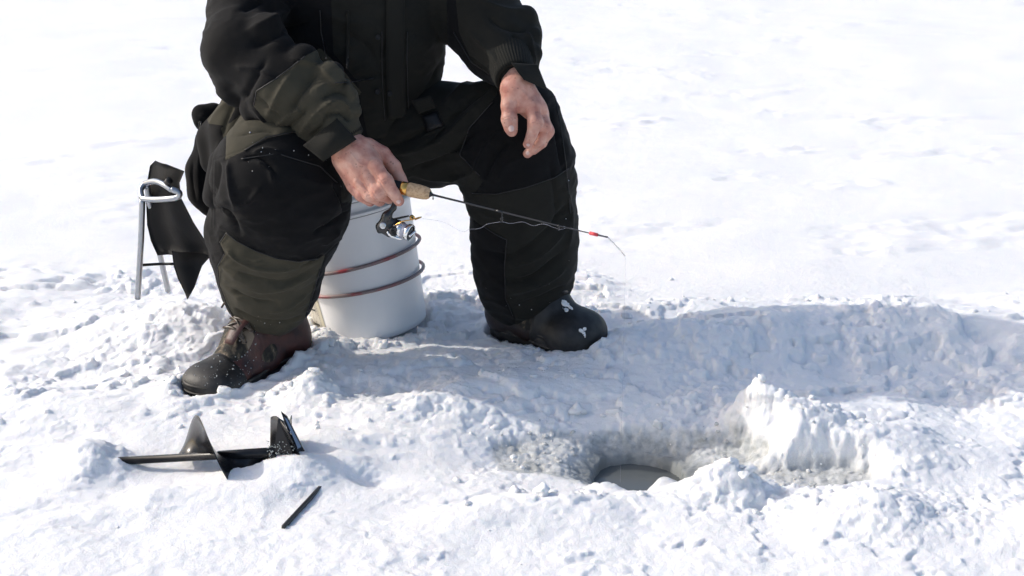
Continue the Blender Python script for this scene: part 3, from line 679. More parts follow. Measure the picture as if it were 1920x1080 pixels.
# broad cloth irregularity
N = normals(VT, TT)
wr = lambda V_, s_: .3 - np.abs(fbm(V_[:, 0] * 10 + V_[:, 2] * 5, V_[:, 1] * 10, V_[:, 2] * 20 - V_[:, 0] * 8, o=3, s=s_, g=.5))
VT = VT + N * (.0045 * fbm(VT[:, 0] * 9, VT[:, 1] * 9, VT[:, 2] * 14, o=3, s=100) + .011 * wr(VT, 170) * sstep(.35, .6, vnoise(VT[:, 0] * 6, VT[:, 1] * 6, VT[:, 2] * 6, s=175)) + .0016 * fbm(VT[:, 0] * 26, VT[:, 1] * 26, VT[:, 2] * 44, o=2, s=104))[:, None]
F1 = []
# left leg of the picture: creases behind knee patch, shin folds
F1 += [([(418, 462), (470, 500), (540, 505), (608, 470)], 5, 4), ([(418, 500), (470, 520), (540, 528), (605, 492)], 7, -4), ([(470, 545), (530, 540), (590, 512)], 6, 4.5), ([(560, 500), (590, 488), (608, 478)], 4, -6), ([(428, 540), (470, 562), (520, 568)], 5, -4),
       ([(500, 585), (540, 575), (578, 548)], 5, 4), ([(440, 578), (480, 600), (540, 604), (568, 590)], 4, -4), ([(460, 612), (510, 622), (550, 612)], 4, 3), ([(425, 465), (450, 485), (500, 492)], 4, 4),
       ([(585, 440), (620, 420), (665, 395)], 7, -6), ([(600, 460), (640, 430)], 6, 5), ([(560, 330), (600, 345), (650, 345)], 9, 3), ([(620, 340), (640, 370), (650, 405)], 6, -5), ([(455, 300), (485, 295), (520, 330)], 7, -5), ([(470, 290), (500, 280), (530, 290)], 6, 4), ([(480, 300), (505, 318), (512, 345)], 5, 4),
       ([(430, 300), (432, 340), (440, 390)], 6, 5), ([(410, 300), (405, 340), (395, 380)], 8, -5), ([(440, 390), (470, 375), (490, 350)], 8, 4), ([(400, 390), (430, 400), (450, 440)], 6, -4), ([(450, 235), (500, 232), (560, 250)], 5, 3), ([(440, 255), (490, 245), (520, 250)], 4, -3)]
# right leg of the picture
F1 += [([(905, 470), (960, 480), (1030, 430), (1072, 370)], 9, -6), ([(950, 500), (1010, 480), (1060, 430)], 7, 5), ([(940, 530), (1000, 520), (1060, 470)], 8, -7), ([(955, 550), (1020, 530), (1062, 500)], 6, 5), ([(960, 575), (1010, 560), (1060, 535)], 5, -4), ([(900, 400), (960, 410), (1000, 400)], 9, 3),
       ([(1060, 350), (1070, 400), (1065, 470)], 8, 4), ([(1030, 300), (1040, 360), (1045, 420)], 8, -3), ([(905, 340), (930, 290), (960, 260)], 9, -6), ([(885, 330), (915, 270), (960, 230)], 7, 5), ([(930, 345), (950, 310), (990, 290)], 8, 4),
       ([(760, 320), (830, 300), (900, 240)], 9, -7), ([(740, 290), (830, 260), (900, 190)], 8, 6), ([(780, 330), (850, 335), (895, 320)], 6, 5), ([(840, 235), (880, 190), (920, 160)], 9, -6), ([(830, 200), (870, 160), (900, 140)], 8, 5), ([(690, 290), (760, 265), (820, 230)], 7, -5), ([(1030, 200), (1045, 260), (1055, 320)], 5, -4)]
VT = folds(VT, TT, [(a_, b__ * .85, c_ * 1.5) for a_, b__, c_ in F1])
px, py = proj(VT)
leftleg = px < 680
kneeL = poly_sd(px, py, [(400, 300), (398, 425), (424, 436), (445, 453), (480, 471), (520, 485), (560, 491), (590, 489), (610, 478), (630, 458), (690, 420), (690, 300), (640, 250), (560, 246), (500, 256), (455, 282)])
hipL = poly_sd(px, py, [(372, 170), (372, 225), (392, 236), (412, 215), (424, 232), (422, 300), (455, 284), (500, 258), (562, 246), (640, 250), (600, 180), (480, 140)])
shinL = poly_sd(px, py, [(424, 436), (411, 455), (421, 476), (408, 500), (411, 535), (425, 570), (440, 600), (440, 650), (562, 650), (574, 590), (590, 540), (604, 500), (610, 478), (590, 489), (560, 491), (520, 485), (480, 471), (445, 453)])
shinR = poly_sd(px, py, [(870, 362), (930, 364), (985, 352), (1040, 333), (1100, 300), (1100, 620), (965, 620), (966, 597), (948, 560), (946, 500), (950, 450), (930, 440), (900, 422), (870, 400)])
thighR = poly_sd(px, py, [(640, 200), (640, 380), (880, 380), (905, 340), (860, 290), (880, 240), (930, 180), (960, 90), (820, 90)])
side = VT[:, 1]
fld = np.maximum.reduce([hipL, shinL]); fld2 = np.maximum(shinR, thighR)
seam = np.exp(-(np.minimum.reduce([np.abs(kneeL), np.abs(fld), np.abs(fld2)]) / 1.3) ** 2)
lip = np.exp(-((kneeL - 3) / 2.2) ** 2) * .0012
VT = VT + normals(VT, TT) * (lip - seam * .0016)[:, None]
(P1, T1, E1), (P2, T2, _) = clip(VT, TT, fld, [fld2])
(P3, T3, _), (P4, T4, _) = clip(P2, T2, _[0])
trou = mk('trousers', P4, T4, M['black_cloth'], man); trou['label'] = 'padded black winter trousers with olive panels'
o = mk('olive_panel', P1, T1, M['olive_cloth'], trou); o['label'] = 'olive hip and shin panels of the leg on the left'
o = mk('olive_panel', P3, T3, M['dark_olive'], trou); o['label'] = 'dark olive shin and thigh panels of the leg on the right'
def ontr(px_, py_, off=.004, _c={}):
    if 'p' not in _c: _c['p'] = proj(VT)
    d = np.hypot(_c['p'][0] - px_, _c['p'][1] - py_); c = np.argsort(d)[:24]; return VT[c, 1].min() - off
def seam_on(pts, surf, par, mt, r_=.0012, off=-.0004):
    P = []
    for i in range(len(pts) - 1):
        for t in np.linspace(0, 1, 5, endpoint=False): P.append((pts[i][0] * (1 - t) + pts[i + 1][0] * t, pts[i][1] * (1 - t) + pts[i + 1][1] * t))
    P.append(pts[-1]); Ys = np.array([surf(x, y, off) for x, y in P]); 
    for _ in range(3): Ys[1:-1] = (Ys[:-2] + 2 * Ys[1:-1] + Ys[2:]) / 4
    V, F = tube([W(x, y, Y) for (x, y), Y in zip(P, Ys)], r_, 6, sub=2); mk('seam', V, F, mt, par)
pipe_m = mat('seam_piping', (.006, .006, .0065), .5)
for pts in ([(412, 455), (424, 437), (445, 453), (480, 471), (520, 485), (560, 491), (596, 485)], [(421, 476), (408, 500), (411, 535), (425, 570), (438, 595)], [(600, 505), (590, 540), (576, 585)],
            [(458, 282), (500, 257), (562, 245), (630, 250)], [(452, 298), (520, 288), (600, 312), (640, 350)], [(885, 362), (930, 364), (985, 352), (1040, 333), (1066, 316)],
            [(905, 424), (930, 440), (950, 450), (946, 500), (948, 560), (962, 592)], [(900, 330), (862, 290), (880, 240), (925, 190)], [(1040, 180), (1052, 240), (1062, 310), (1070, 400)]):
    seam_on(pts, ontr, trou, pipe_m)
# pocket flap on the left knee
def sheet(pts_px, Yf, thick=.004, n=10, bul=0.0, mt=None, name='flap', parent=man, fl=None):
    # a cloth piece from a four-sided outline (photo px) at distances Yf, thickened
    (a, b_, c, d) = pts_px; V = []
    for i in range(n + 1):
        for j in range(n + 1):
            u, v = i / n, j / n
            x = (a[0] * (1 - u) + b_[0] * u) * (1 - v) + (d[0] * (1 - u) + c[0] * u) * v
            y = (a[1] * (1 - u) + b_[1] * u) * (1 - v) + (d[1] * (1 - u) + c[1] * u) * v
            Y = (Yf[0] * (1 - u) + Yf[1] * u) * (1 - v) + (Yf[3] * (1 - u) + Yf[2] * u) * v
            Y -= bul * math.sin(math.pi * u) * math.sin(math.pi * v)
            V.append(W(x, y, Y))
    V = np.array(V); V[:, 1] += .003 * fbm(V[:, 0] * 22, V[:, 1] * 5, V[:, 2] * 22, o=2, s=9)
    m = (n + 1); F = [(i * m + j, i * m + j + 1, (i + 1) * m + j + 1, (i + 1) * m + j) for i in range(n) for j in range(n)]
    back = V + [0, thick, 0]; k = len(V); F2 = [tuple(x + k for x in f[::-1]) for f in F]
    rim = [(i * m) for i in range(m)] + [n * m + j for j in range(1, m)] + [(n - i) * m + n for i in range(1, m)] + [n - j for j in range(1, n)]
    F3 = [(rim[i], rim[(i + 1) % len(rim)], rim[(i + 1) % len(rim)] + k, rim[i] + k) for i in range(len(rim))]
    return mk(name, np.concatenate([V, back]), F + F2 + F3, mt, parent)
# leg pocket: a bellows bulge with piped edge
pk = sdf_mesh([pc((420, 300, 2.70, 22), (408, 368, 2.70, 24), 20), pc((408, 300, 2.715, 14), (398, 370, 2.715, 16), 20), pc((438, 290, 2.69, 12), (436, 395, 2.685, 14), 14)], .004)
V = folds(pk[0], tri(pk[1]), [([(415, 290), (412, 330), (405, 385)], 5, 4), ([(428, 290), (424, 340), (430, 390)], 5, -4)]); o = mk('leg_pocket', V, tri(pk[1]), M['black_cloth'], trou)
V, F = tube([W(*p) for p in ((461, 282, 2.664), (446, 298, 2.652), (437, 330, 2.648), (434, 370, 2.652), (440, 400, 2.655))], .0022, 8, sub=6); mk('piping', V, F, M['black_cloth'], trou)
# snow dust on the knees
rs = np.random.default_rng(21); N = normals(VT, TT); px, py = proj(VT); cl = []
for (cx, cy, sx, sy, n_) in ((560, 270, 90, 24, 9), (480, 300, 40, 40, 7), (1060, 420, 8, 80, 5), (500, 605, 60, 14, 8), (1000, 560, 50, 24, 7)):
    for _ in range(n_):
        d_ = np.hypot(px - cx - sx * rs.normal() * .6, py - cy - sy * rs.normal() * .6) + (N[:, 1] > 0) * 900; i = int(np.argmin(d_)); cl.append((VT[i] + I1[0] * .0011 * (.3 + 1.3 * rs.random() ** 2), I1[1]))
V, F = join(*cl); o = mk('stuck_snow', V, F, M['snow'], trou); o['kind'] = 'stuff'
# --- jacket
jk = chain([(655, 215, 3.0, 150), (650, 100, 3.0, 168), (648, -20, 3.0, 170), (648, -110, 3.0, 150)], 40, [0, 1, 0], .72)
jk += [pc((510, -130, 3.0, 66), (790, -130, 3.0, 66), 40), cone(W(655, -150, 2.99), W(655, -205, 2.95), .085, .082, .03), cone(W(560, -140, 3.12), W(750, -140, 3.12), .075, .075, .04), cone(W(650, 100, 3.10), W(650, -100, 3.10), .11, .10, .04)]  # last two cones: unseen back bulk, added to raise the shadow's far edge
jk += [pc((700, 180, 2.93, 70), (700, 60, 2.93, 80), 40, [0, 1, 0], .6)]
slA = chain([(492, -125, 3.0, 68), (460, 20, 2.86, 66), (452, 92, 2.77, 66), (535, 160, 2.72, 64), (600, 200, 2.69, 55), (640, 244, 2.67, 40)], 24)
slA += [pc((575, 150, 2.71, 46), (648, 185, 2.69, 28), 20), pc((505, 205, 2.71, 32), (600, 258, 2.68, 28), 18), pc((425, 130, 2.79, 34), (455, 165, 2.78, 34), 20)]
slB = chain([(806, -125, 3.0, 68), (900, 30, 2.96, 72), (938, 88, 2.90, 66), (962, 138, 2.80, 38)], 24) + [pc((985, 60, 2.92, 32), (990, 130, 2.84, 20), 20), pc((880, 80, 2.94, 28), (930, 130, 2.86, 22), 16)]
slA += [pc((590, 262, 2.685, 17), (668, 206, 2.665, 15), 7), pc((562, 250, 2.695, 22), (655, 176, 2.67, 17), 8), pc((520, 232, 2.71, 26), (622, 138, 2.68, 24), 9), pc((482, 205, 2.73, 30), (570, 110, 2.70, 28), 10),
        pc((440, 160, 2.76, 34), (520, 92, 2.72, 30), 12), pc((420, 100, 2.79, 34), (500, 60, 2.74, 34), 12)]
slB += [pc((925, 118, 2.845, 18), (1000, 100, 2.85, 18), 8), pc((905, 92, 2.87, 22), (998, 68, 2.88, 20), 9), pc((885, 60, 2.90, 26), (985, 35, 2.91, 24), 10)]
VJ, QJ = sdf_mesh(jk + slA + slB, .0038, 2); TJ = tri(QJ); N = normals(VJ, TJ)
VJ = VJ + N * (.005 * fbm(VJ[:, 0] * 9, VJ[:, 1] * 9, VJ[:, 2] * 9, o=3, s=120) + .011 * wr(VJ, 190) * sstep(.3, .6, vnoise(VJ[:, 0] * 6, VJ[:, 1] * 6, VJ[:, 2] * 6, s=195)) + .0018 * fbm(VJ[:, 0] * 28, VJ[:, 1] * 28, VJ[:, 2] * 28, o=2, s=124))[:, None]
F2 = [([(600, 130), (560, 180), (545, 215)], 9, -8), ([(545, 140), (520, 180), (500, 220)], 8, 6), ([(500, 110), (470, 160), (455, 190)], 8, -6), ([(440, 125), (480, 130), (520, 150)], 7, 5), ([(560, 255), (590, 215), (625, 190)], 7, 7), ([(575, 262), (600, 240), (618, 205)], 5, -7),
      ([(515, 238), (545, 215), (565, 205)], 6, 7), ([(530, 250), (550, 232), (580, 200)], 5, -6), ([(600, 200), (640, 190), (662, 215)], 7, 7), ([(610, 215), (640, 212), (655, 228)], 5, -7), ([(585, 170), (640, 150), (660, 170)], 8, 5), ([(600, 190), (630, 172), (650, 182)], 5, -5),
      ([(470, 200), (520, 245), (570, 262)], 5, 4), ([(480, 180), (530, 225)], 5, -4), ([(540, 110), (590, 120), (640, 160)], 8, 4), ([(470, 90), (530, 60), (590, 40)], 12, -7), ([(460, 60), (520, 30), (560, 0)], 10, 6), ([(450, 20), (500, 0)], 9, -6),
      ([(640, 150), (700, 142), (760, 150)], 7, -3), ([(760, 230), (800, 170), (830, 110)], 8, -4), ([(640, 60), (690, 90), (712, 140)], 9, -4), ([(780, 60), (760, 110), (750, 180)], 9, 4), ([(600, 20), (650, 40), (700, 40)], 12, 4),
      ([(880, 60), (920, 100), (945, 135)], 8, 6), ([(870, 100), (905, 128), (940, 150)], 6, -5), ([(960, 60), (975, 95), (985, 125)], 7, -6), ([(985, 50), (998, 90), (1002, 125)], 6, 5), ([(915, 30), (945, 50), (1000, 60)], 9, -6), ([(900, 0), (950, 20), (990, 20)], 9, 5)]
VJ = folds(VJ, TJ, [(a_, b__ * .8, c_ * 1.2) for a_, b__, c_ in F2])
px, py = proj(VJ)
ol = poly_sd(px, py, [(574, 104), (545, 128), (515, 150), (480, 172), (474, 198), (510, 240), (570, 300), (700, 300), (700, 200), (640, 128), (600, 90)])
ol = np.where(VJ[:, 1] > 2.86, -np.abs(ol) - 5, ol)
tor = poly_sd(px, py, [(610, -260), (625, 100), (668, 150), (690, 260), (790, 260), (840, 120), (830, -260)])
armB = poly_sd(px, py, [(845, -100), (860, 60), (885, 118), (935, 150), (1030, 170), (1040, 60), (960, -100)])
ol2 = np.maximum(tor, armB)
seam = np.exp(-(np.minimum(np.abs(ol), np.abs(ol2)) / 1.2) ** 2)
VJ = VJ - normals(VJ, TJ) * (seam * .0014)[:, None]
(P1, T1, _), (P2, T2, e) = clip(VJ, TJ, ol, [ol2]); (P3, T3, _), (P4, T4, _) = clip(P2, T2, e[0])
jac = mk('jacket', P4, T4, M['black_cloth'], man); jac['label'] = 'padded black winter jacket with olive panels'
o = mk('olive_sleeve', P1, T1, M['olive_cloth'], jac); o['label'] = 'sunlit olive lower sleeve of the arm holding the rod'
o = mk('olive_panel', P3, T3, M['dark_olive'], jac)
# front flap, snaps, pocket
def onjac(px_, py_, off=.004):           # find the jacket front under a photo place
    d = np.hypot(px - px_, py - py_); c = np.argsort(d)[:40]; Y = VJ[c, 1].min(); return Y - off
def ribbon(pts, wpx, th=.004, mt=None, name='strip', parent=None, off=.003, n=4, surf=None):
    sf = surf or onjac; V = []; F = []
    P = []
    for i in range(len(pts) - 1):
        for t in np.linspace(0, 1, 6, endpoint=False): P.append((pts[i][0] * (1 - t) + pts[i + 1][0] * t, pts[i][1] * (1 - t) + pts[i + 1][1] * t))
    P.append(pts[-1]); Ys = np.array([[sf(x + wpx * (s_ - .5), y, off) for s_ in (0, .5, 1)] for x, y in P])
    for k_ in range(3):
        Ys[1:-1] = (Ys[:-2] + 2 * Ys[1:-1] + Ys[2:]) / 4
    for i, (x, y) in enumerate(P):
        a = P[max(i - 1, 0)]; b_ = P[min(i + 1, len(P) - 1)]; dx, dy = b_[0] - a[0], b_[1] - a[1]; L = math.hypot(dx, dy); nx_, ny_ = -dy / L, dx / L
        if nx_ < 0: nx_, ny_ = -nx_, -ny_
        row = []
        for j in range(5):
            s_ = j / 4 - .5; Y = np.interp(j / 4, [0, .5, 1], Ys[i]) - .0008 * (1 if j in (1, 2, 3) else 0)
            row.append(W(x + nx_ * wpx * s_, y + ny_ * wpx * s_, Y))
        V += row + [row[4] + [0, th, 0], row[0] + [0, th, 0]]
    for i in range(len(P) - 1):
        for j in range(7): F.append((i * 7 + j, i * 7 + (j + 1) % 7, (i + 1) * 7 + (j + 1) % 7, (i + 1) * 7 + j))
    F += [tuple(range(7)), tuple((len(P) - 1) * 7 + j for j in range(7))]
    return mk(name, V, F, mt, parent)
ribbon([(741, -100), (741, 20), (740, 110), (742, 180), (745, 222)], 34, .005, M['dark_olive'], 'front_flap', jac, .005)
ribbon([(652, 20), (652, 70), (651, 128)], 5, .003, M['dark_olive'], 'pocket_edge', jac, .003)
for (x, y, r_) in ((708, 172, 5), (731, 176, 5), (709, 70, 5)):
    Y = onjac(x, y, .004 if x < 720 else .010); s_ = mpp(x, y, Y); c = W(x, y, Y); ax = nv(np.array([0, 0, CAM_H]) - c)
    V, F = lathe([(r_ * s_, -.002), (r_ * s_, .001), (r_ * s_ * .8, .0022), (r_ * s_ * .62, .0012), (r_ * s_ * .3, .001), (0, .0018)], c, ax, n=20, caps=False); mk('snap_button', V, F, M['plastic'], jac)
for pts in ([(716, 60), (716, 110), (718, 180), (722, 226)], [(764, 60), (763, 110), (765, 180), (768, 226)], [(628, 155), (652, 155), (700, 147)], [(572, 105), (545, 127), (515, 149), (481, 171), (476, 198)], [(600, 20), (602, 60), (612, 110)], [(850, 60), (884, 117), (930, 148)]):
    seam_on(pts, onjac, jac, pipe_m)
# cuffs: shirred ring and hook strap
def cuff(pa, pb, ra, rb, nring=46, amp=.0010, name='cuff'):
    a, b_ = W(*pa), W(*pb); ax = nv(b_ - a); L = np.linalg.norm(b_ - a); x = nv(np.cross(ax, [0, 0, 1])); y = np.cross(ax, x); V = []; F = []; n = nring * 4; rows = 7
    for i in range(rows):
        t = i / (rows - 1); r_ = (ra + (rb - ra) * t) * (1 + .05 * math.sin(t * 3.1))
        for k_ in range(n):
            c = 2 * math.pi * k_ / n; rr = r_ + amp * math.cos(nring * c + .8 * math.sin(t * 5 + c * 3)); V.append(a + ax * L * t + (x * math.cos(c) + y * math.sin(c)) * rr)
    for k_ in range(n):
        c = 2 * math.pi * k_ / n; V.append(b_ - ax * .004 + (x * math.cos(c) + y * math.sin(c)) * rb * .8)
    for i in range(rows):
        for k_ in range(n): F.append((i * n + k_, i * n + (k_ + 1) % n, (i + 1) * n + (k_ + 1) % n, (i + 1) * n + k_))
    return mk(name, V, F, M['dark_olive'], jac)
cuff((634, 240, 2.675), (654, 265, 2.666), .0375, .034)
cuff((953, 108, 2.845), (966, 150, 2.772), .045, .037)
sheet([(632, 222), (668, 262), (606, 303), (568, 273)], (2.636, 2.622, 2.605, 2.622), .004, 12, .016, M['dark_olive'], 'cuff_strap', jac)
sheet([(958, 118), (1008, 122), (1027, 170), (982, 150)], (2.745, 2.765, 2.770, 2.726), .004, 10, .008, M['dark_olive'], 'cuff_strap', jac)
# side-release buckle hanging at the waist
bk = sheet([(790, 218), (818, 208), (832, 236), (800, 248)], [ontr(x, y, .003) for x, y in ((790, 218), (818, 208), (832, 236), (800, 248))], .005, 4, .003, M['plastic'], 'buckle', trou)
Y0 = ontr(790, 240, .004)
sheet([(785, 214), (818, 202), (806, 180), (770, 190)], (Y0, Y0, Y0, Y0), .003, 4, .0, M['dark_olive'], 'waist_strap', bk)
sheet([(800, 250), (835, 236), (812, 262), (700, 330)], [ontr(x, y, .004) for x, y in ((800, 250), (835, 236), (812, 262), (700, 330))], .003, 6, .0, M['dark_olive'], 'waist_strap', bk)
#@@PART3
# ------------------------------------------------------------------ boots
welt_m = mat('scuffed_rubber_edge', (.045, .042, .038), .6); mottled(welt_m, (.02, .019, .017), (.075, .068, .058), 45)
def boot(H, T, name_label, snowy=False, bulk=1.0, lea=None, cap0=.80):
    # local frame: u along the foot, v to its left side, z up
    d = nv(np.array([T[0] - H[0], T[1] - H[1], 0])); s = np.cross([0, 0, 1.0], d); L = np.hypot(*(T - H)); z0 = -.016 if bulk == 1 else -.006
    def Q(u, v, z): return np.array([H[0], H[1], z0]) + d * (u * L) + s * v + np.array([0, 0, z])
    up_ = [cone(Q(.0, 0, .055), Q(.45, 0, .055), .044, .048, .03), cone(Q(.45, 0, .046), Q(.95, .004, .036), .052, .050, .02, [0, 0, 1], .66),
           cone(Q(-.02, 0, .06), Q(.08, 0, .15), .046, .052, .03), cone(Q(.08, 0, .15), Q(.12, 0, .19), .052, .054, .03), cone(Q(.18, 0, .135), Q(.52, .0, .100), .048, .038, .03), cone(Q(.52, 0, .098), Q(.86, .003, .042), .038, .030, .025),
           cone(Q(.95, -.016, .036), Q(.95, .020, .036), .046, .044, .02, [0, 0, 1], .64)]
    for p_ in up_:
        p_['ra'] *= bulk; p_['rb'] *= bulk
        if bulk > 1 and p_['s'] < 1: p_['s'] = .86; p_['a'][2] += .010; p_['b'][2] += .010
    V, Qd = sdf_mesh(up_, .0034, 3); T_ = tri(Qd)
    # keep only what is above the sole, squash bottom flat
    V[:, 2] = np.maximum(V[:, 2], z0 + .022)
    rel = V - np.array([H[0], H[1], z0]); u = rel @ d / L; v = rel @ s; z = rel[:, 2]
    ang = np.abs(v)
    # welt groove, panel ridges
    N = normals(V, T_)
    def band(f, wd, hg): return hg * np.exp(-(f / wd) ** 2)
    capf = u - (.80 - .9 * np.clip(z - .05, -.05, .05) + 3.0 * (v / 1.0) ** 2 * 10 * 0)         # toe cap: rounded edge over the toes
    capf = (u - cap0) - .9 * (z - .045)
    vampf = (u - .50) - .8 * (z - .06)
    camof = .030 - np.hypot((u - .45) * .15, (z - .066 + (u - .5) * .03)) * 1.9
    camof = np.where((ang > .028), camof, -.02)
    colf = (z - .135) - .06 * np.sin(u * 6)
    D = band(capf, .018, -.0012) + band(vampf, .014, -.001) + band(camof, .0035, -.001) + np.where(capf > 0, .0018, 0) * sstep(0, .03, capf)
    D += .0012 * fbm(V[:, 0] * 40, V[:, 1] * 40, V[:, 2] * 40, o=3, s=150)
    V = V + N * D[:, None]
    bt = thing('boot', (0, 0, 0), '', ''); bpy.data.objects.remove(bt)
    (Pc, Tc, _), (Pr, Tr, e) = clip(V, T_, capf, [camof, colf])
    (Pk, Tk, _), (Pq, Tq, e2) = clip(Pr, Tr, e[0], [e[1]])
    (Pl, Tl, _), (Pm, Tm, _) = clip(Pq, Tq, e2[0])
    root = mk('boot', Pm, Tm, lea or M['leather'], man); root['label'] = name_label
    mk('toe_cap', Pc, Tc, M['rubber'], root)
    sg_ = (Pk - np.array([H[0], H[1], z0])) @ s
    for w_ in (1, -1):
        sel = (sg_[Tk].mean(1) * w_) > 0
        if sel.any():
            uq, iv = np.unique(Tk[sel], return_inverse=True); mk('camouflage_panel', Pk[uq], iv.reshape(-1, 3), M['camo'], root)
    if len(Tl): mk('collar', Pl, Tl, M['camo'], root)
    # sole: outline ring with lugs
    n = 72; Vs = []; Fs = []; out = []
    for k in range(n):
        a = 2 * math.pi * k / n; cu, sv = math.cos(a), math.sin(a)
        uu = .47 + (.70 if cu > 0 else .70) * np.sign(cu) * abs(cu) ** .75; wd = .050 + .012 * sstep(.3, .9, uu) - .006 * gb(uu, 0, .42, 0, .2, 1, 1)
        out.append((uu, np.sign(sv) * abs(sv) ** .8 * wd))
    rows = [(.0, .93, 1), (.004, 1.0, 1), (.012, 1.02, 1), (.018, 1.0, 0), (.028, 1.03, 0), (.036, .99, 0)]
    if bulk > 1: rows = [(a_ * 1.25, b_ * 1.06, c_) for a_, b_, c_ in rows]
    for zz, sc, lug in rows:
        for k, (uu, vv) in enumerate(out):
            g = (1 - .035 * (k % 4 < 2)) if lug else 1
            zt = zz + (.012 * sstep(.95, 1.2, uu) if zz < .015 else .010 * sstep(.85, 1.15, uu)) + (.006 if (zz < .002 and k % 4 < 2) else 0)
            Vs.append(Q(.47 + (uu - .47) * sc * g, vv * sc * g, zt))
    for i in range(len(rows) - 1):
        for k in range(n): Fs.append((i * n + k, i * n + (k + 1) % n, (i + 1) * n + (k + 1) % n, (i + 1) * n + k))
    Fs += [tuple(range(n))[::-1], tuple((len(rows) - 1) * n + k for k in range(n))]
    mk('sole', Vs, Fs, M['rubber'], root)
    wl = [Q(.47 + (uu - .47) * 1.045, vv * 1.05, (.036 if bulk == 1 else .047) + .010 * sstep(.85, 1.15, uu)) for uu, vv in out]
    V_, F_ = tube(wl, .0028, 8, closed=True); mk('welt', V_, F_, welt_m, root)
    V_, F_ = tube([Q(.47 + (uu - .47) * 1.05, vv * 1.06, (.021 if bulk == 1 else .026) + .010 * sstep(.85, 1.15, uu)) for uu, vv in out], .0022, 6, closed=True); mk('welt', V_, F_, welt_m, root)
    # tongue, laces in crossing bars, bow
    def top(u, v):                         # height of the upper at (u, v)
        m = (np.abs(rel0[:, 0] - u) < .06) & (np.abs(rel0[:, 1] - v) < .008)
        return rel0[m, 2].max() if m.any() else .1
    relf = V - np.array([H[0], H[1], z0]); rel0 = np.stack([relf @ d / L, relf @ s, relf[:, 2]], 1)
    lc = []
    us = [.72, .63, .54, .45, .36, .28]
    vo = .0 if snowy else .015
    Q0 = Q; top0 = top
    def Q(u_, v_, z_): return Q0(u_, v_ + vo, z_)
    def top(u_, v_): return top0(u_, v_ + vo)
    for i, uu in enumerate(us):
        w_ = .025
        a = Q(uu, -w_, top(uu, -w_) + .003); b_ = Q(uu, w_, top(uu, w_) + .003); m_ = Q(uu, 0, top(uu, 0) + .006)
        lc.append(tube([a, m_, b_], .0031, 7, sub=4))
        if i < len(us) - 1:
            un = us[i + 1]; c_ = Q(un, w_, top(un, w_) + .004); e_ = Q((uu + un) / 2, 0, top((uu + un) / 2, 0) + .0075); lc.append(tube([a, e_, c_], .0022, 7, sub=4))
            c_ = Q(un, -w_, top(un, -w_) + .004); lc.append(tube([b_, e_ + [0, 0, .001], c_], .0022, 7, sub=4))
        for v_ in (-w_, w_):
            ring = [Q(uu, v_, top(uu, v_) + .0025) + d * .004 * math.cos(t) + s * .004 * math.sin(t) for t in np.linspace(0, 6.283, 10, endpoint=False)]
            lc.append(tube(ring, .0014, 6, closed=True))
    kx = Q(.42, 0, top(.42, 0) + .010)
    for sg in (-1, 1):
        lc.append(tube([kx, kx + s * sg * .022 + d * .008 + [0, 0, .010], kx + s * sg * .046 + d * .018 + [0, 0, -.004], kx + s * sg * .034 - d * .004 + [0, 0, -.004], kx], .0022, 7, sub=5))
        lc.append(tube([kx, kx + s * sg * .018 + d * .022 + [0, 0, .004], kx + s * sg * .034 + d * .045 + [0, 0, -.012], kx + s * sg * .05 + d * .05 + [0, 0, -.034]], .0022, 7, sub=5))
    V_, F_ = join(*lc); mk('laces', V_, F_, M['lace'], root)
    V_, F_ = tube([Q(u_, 0, top(u_, 0) + .001) for u_ in (.80, .68, .56, .44, .32, .24)], [.012, .016, .018, .019, .020, .021], 12, sub=3, flat=.3); mk('tongue', V_, F_, lea or M['leather'], root)
    # heel counter
    hv = [Q(uu, vv * 1.03, zz) for zz in (.03, .05, .068, .08) for uu, vv in [(o_[0], o_[1]) for o_ in out if o_[0] < .12]]
    # snow stuck to the boot
    rr = np.random.default_rng(5 if snowy else 8); cl = []
    N2 = normals(V, T_); cand = np.where((u > .55) & (N2[:, 2] > .1))[0]
    blobs = []
    if snowy:
        for (uc, vc, k_, rm) in ((.86, -.012, 18, .0024), (1.18, -.034, 7, .0026)):
            ds = np.hypot((u - uc) * .15, v - vc) + (N2[:, 2] < .0) * .05; c_ = np.argsort(ds)[:70 if k_ > 10 else 40]
            for _ in range(k_):
                i = rr.choice(c_); r_ = rm * (.5 + .8 * rr.random()); blobs.append(ell(V[i], r_ * 1.25, .0025, N2[i], .45))
    else:
        for _ in range(170):
            i = rr.choice(cand); vv, ff = I1; cl.append((V[i] + vv * .0016 * (.35 + 1.1 * rr.random() ** 3) , ff))
    if snowy: V_, F_ = sdf_mesh(blobs, .0013, 1); V_ = V_ + normals(V_, F_) * (.0022 * fbm(V_[:, 0] * 220, V_[:, 1] * 260, V_[:, 2] * 260, o=2, s=4))[:, None]
    else: V_, F_ = join(*cl)
    o = mk('stuck_snow', V_, F_, M['snow'] if snowy else M['ice'], root); o['kind'] = 'stuff'
    return root
boot(LH, LT, 'wet burgundy leather boot with black toe cap, on the left')
ML2 = mat('dark_leather', (.02, .012, .011), .5); mottled(ML2, (.010, .007, .007), (.026, .013, .012), 30); bumped(ML2, [(320, .35, None, 'vor'), (60, .4, None, 'noise')], .0007)
boot(RH, RT, 'dark boot with snow on its toe, on the right', True, 1.14, ML2, .52)
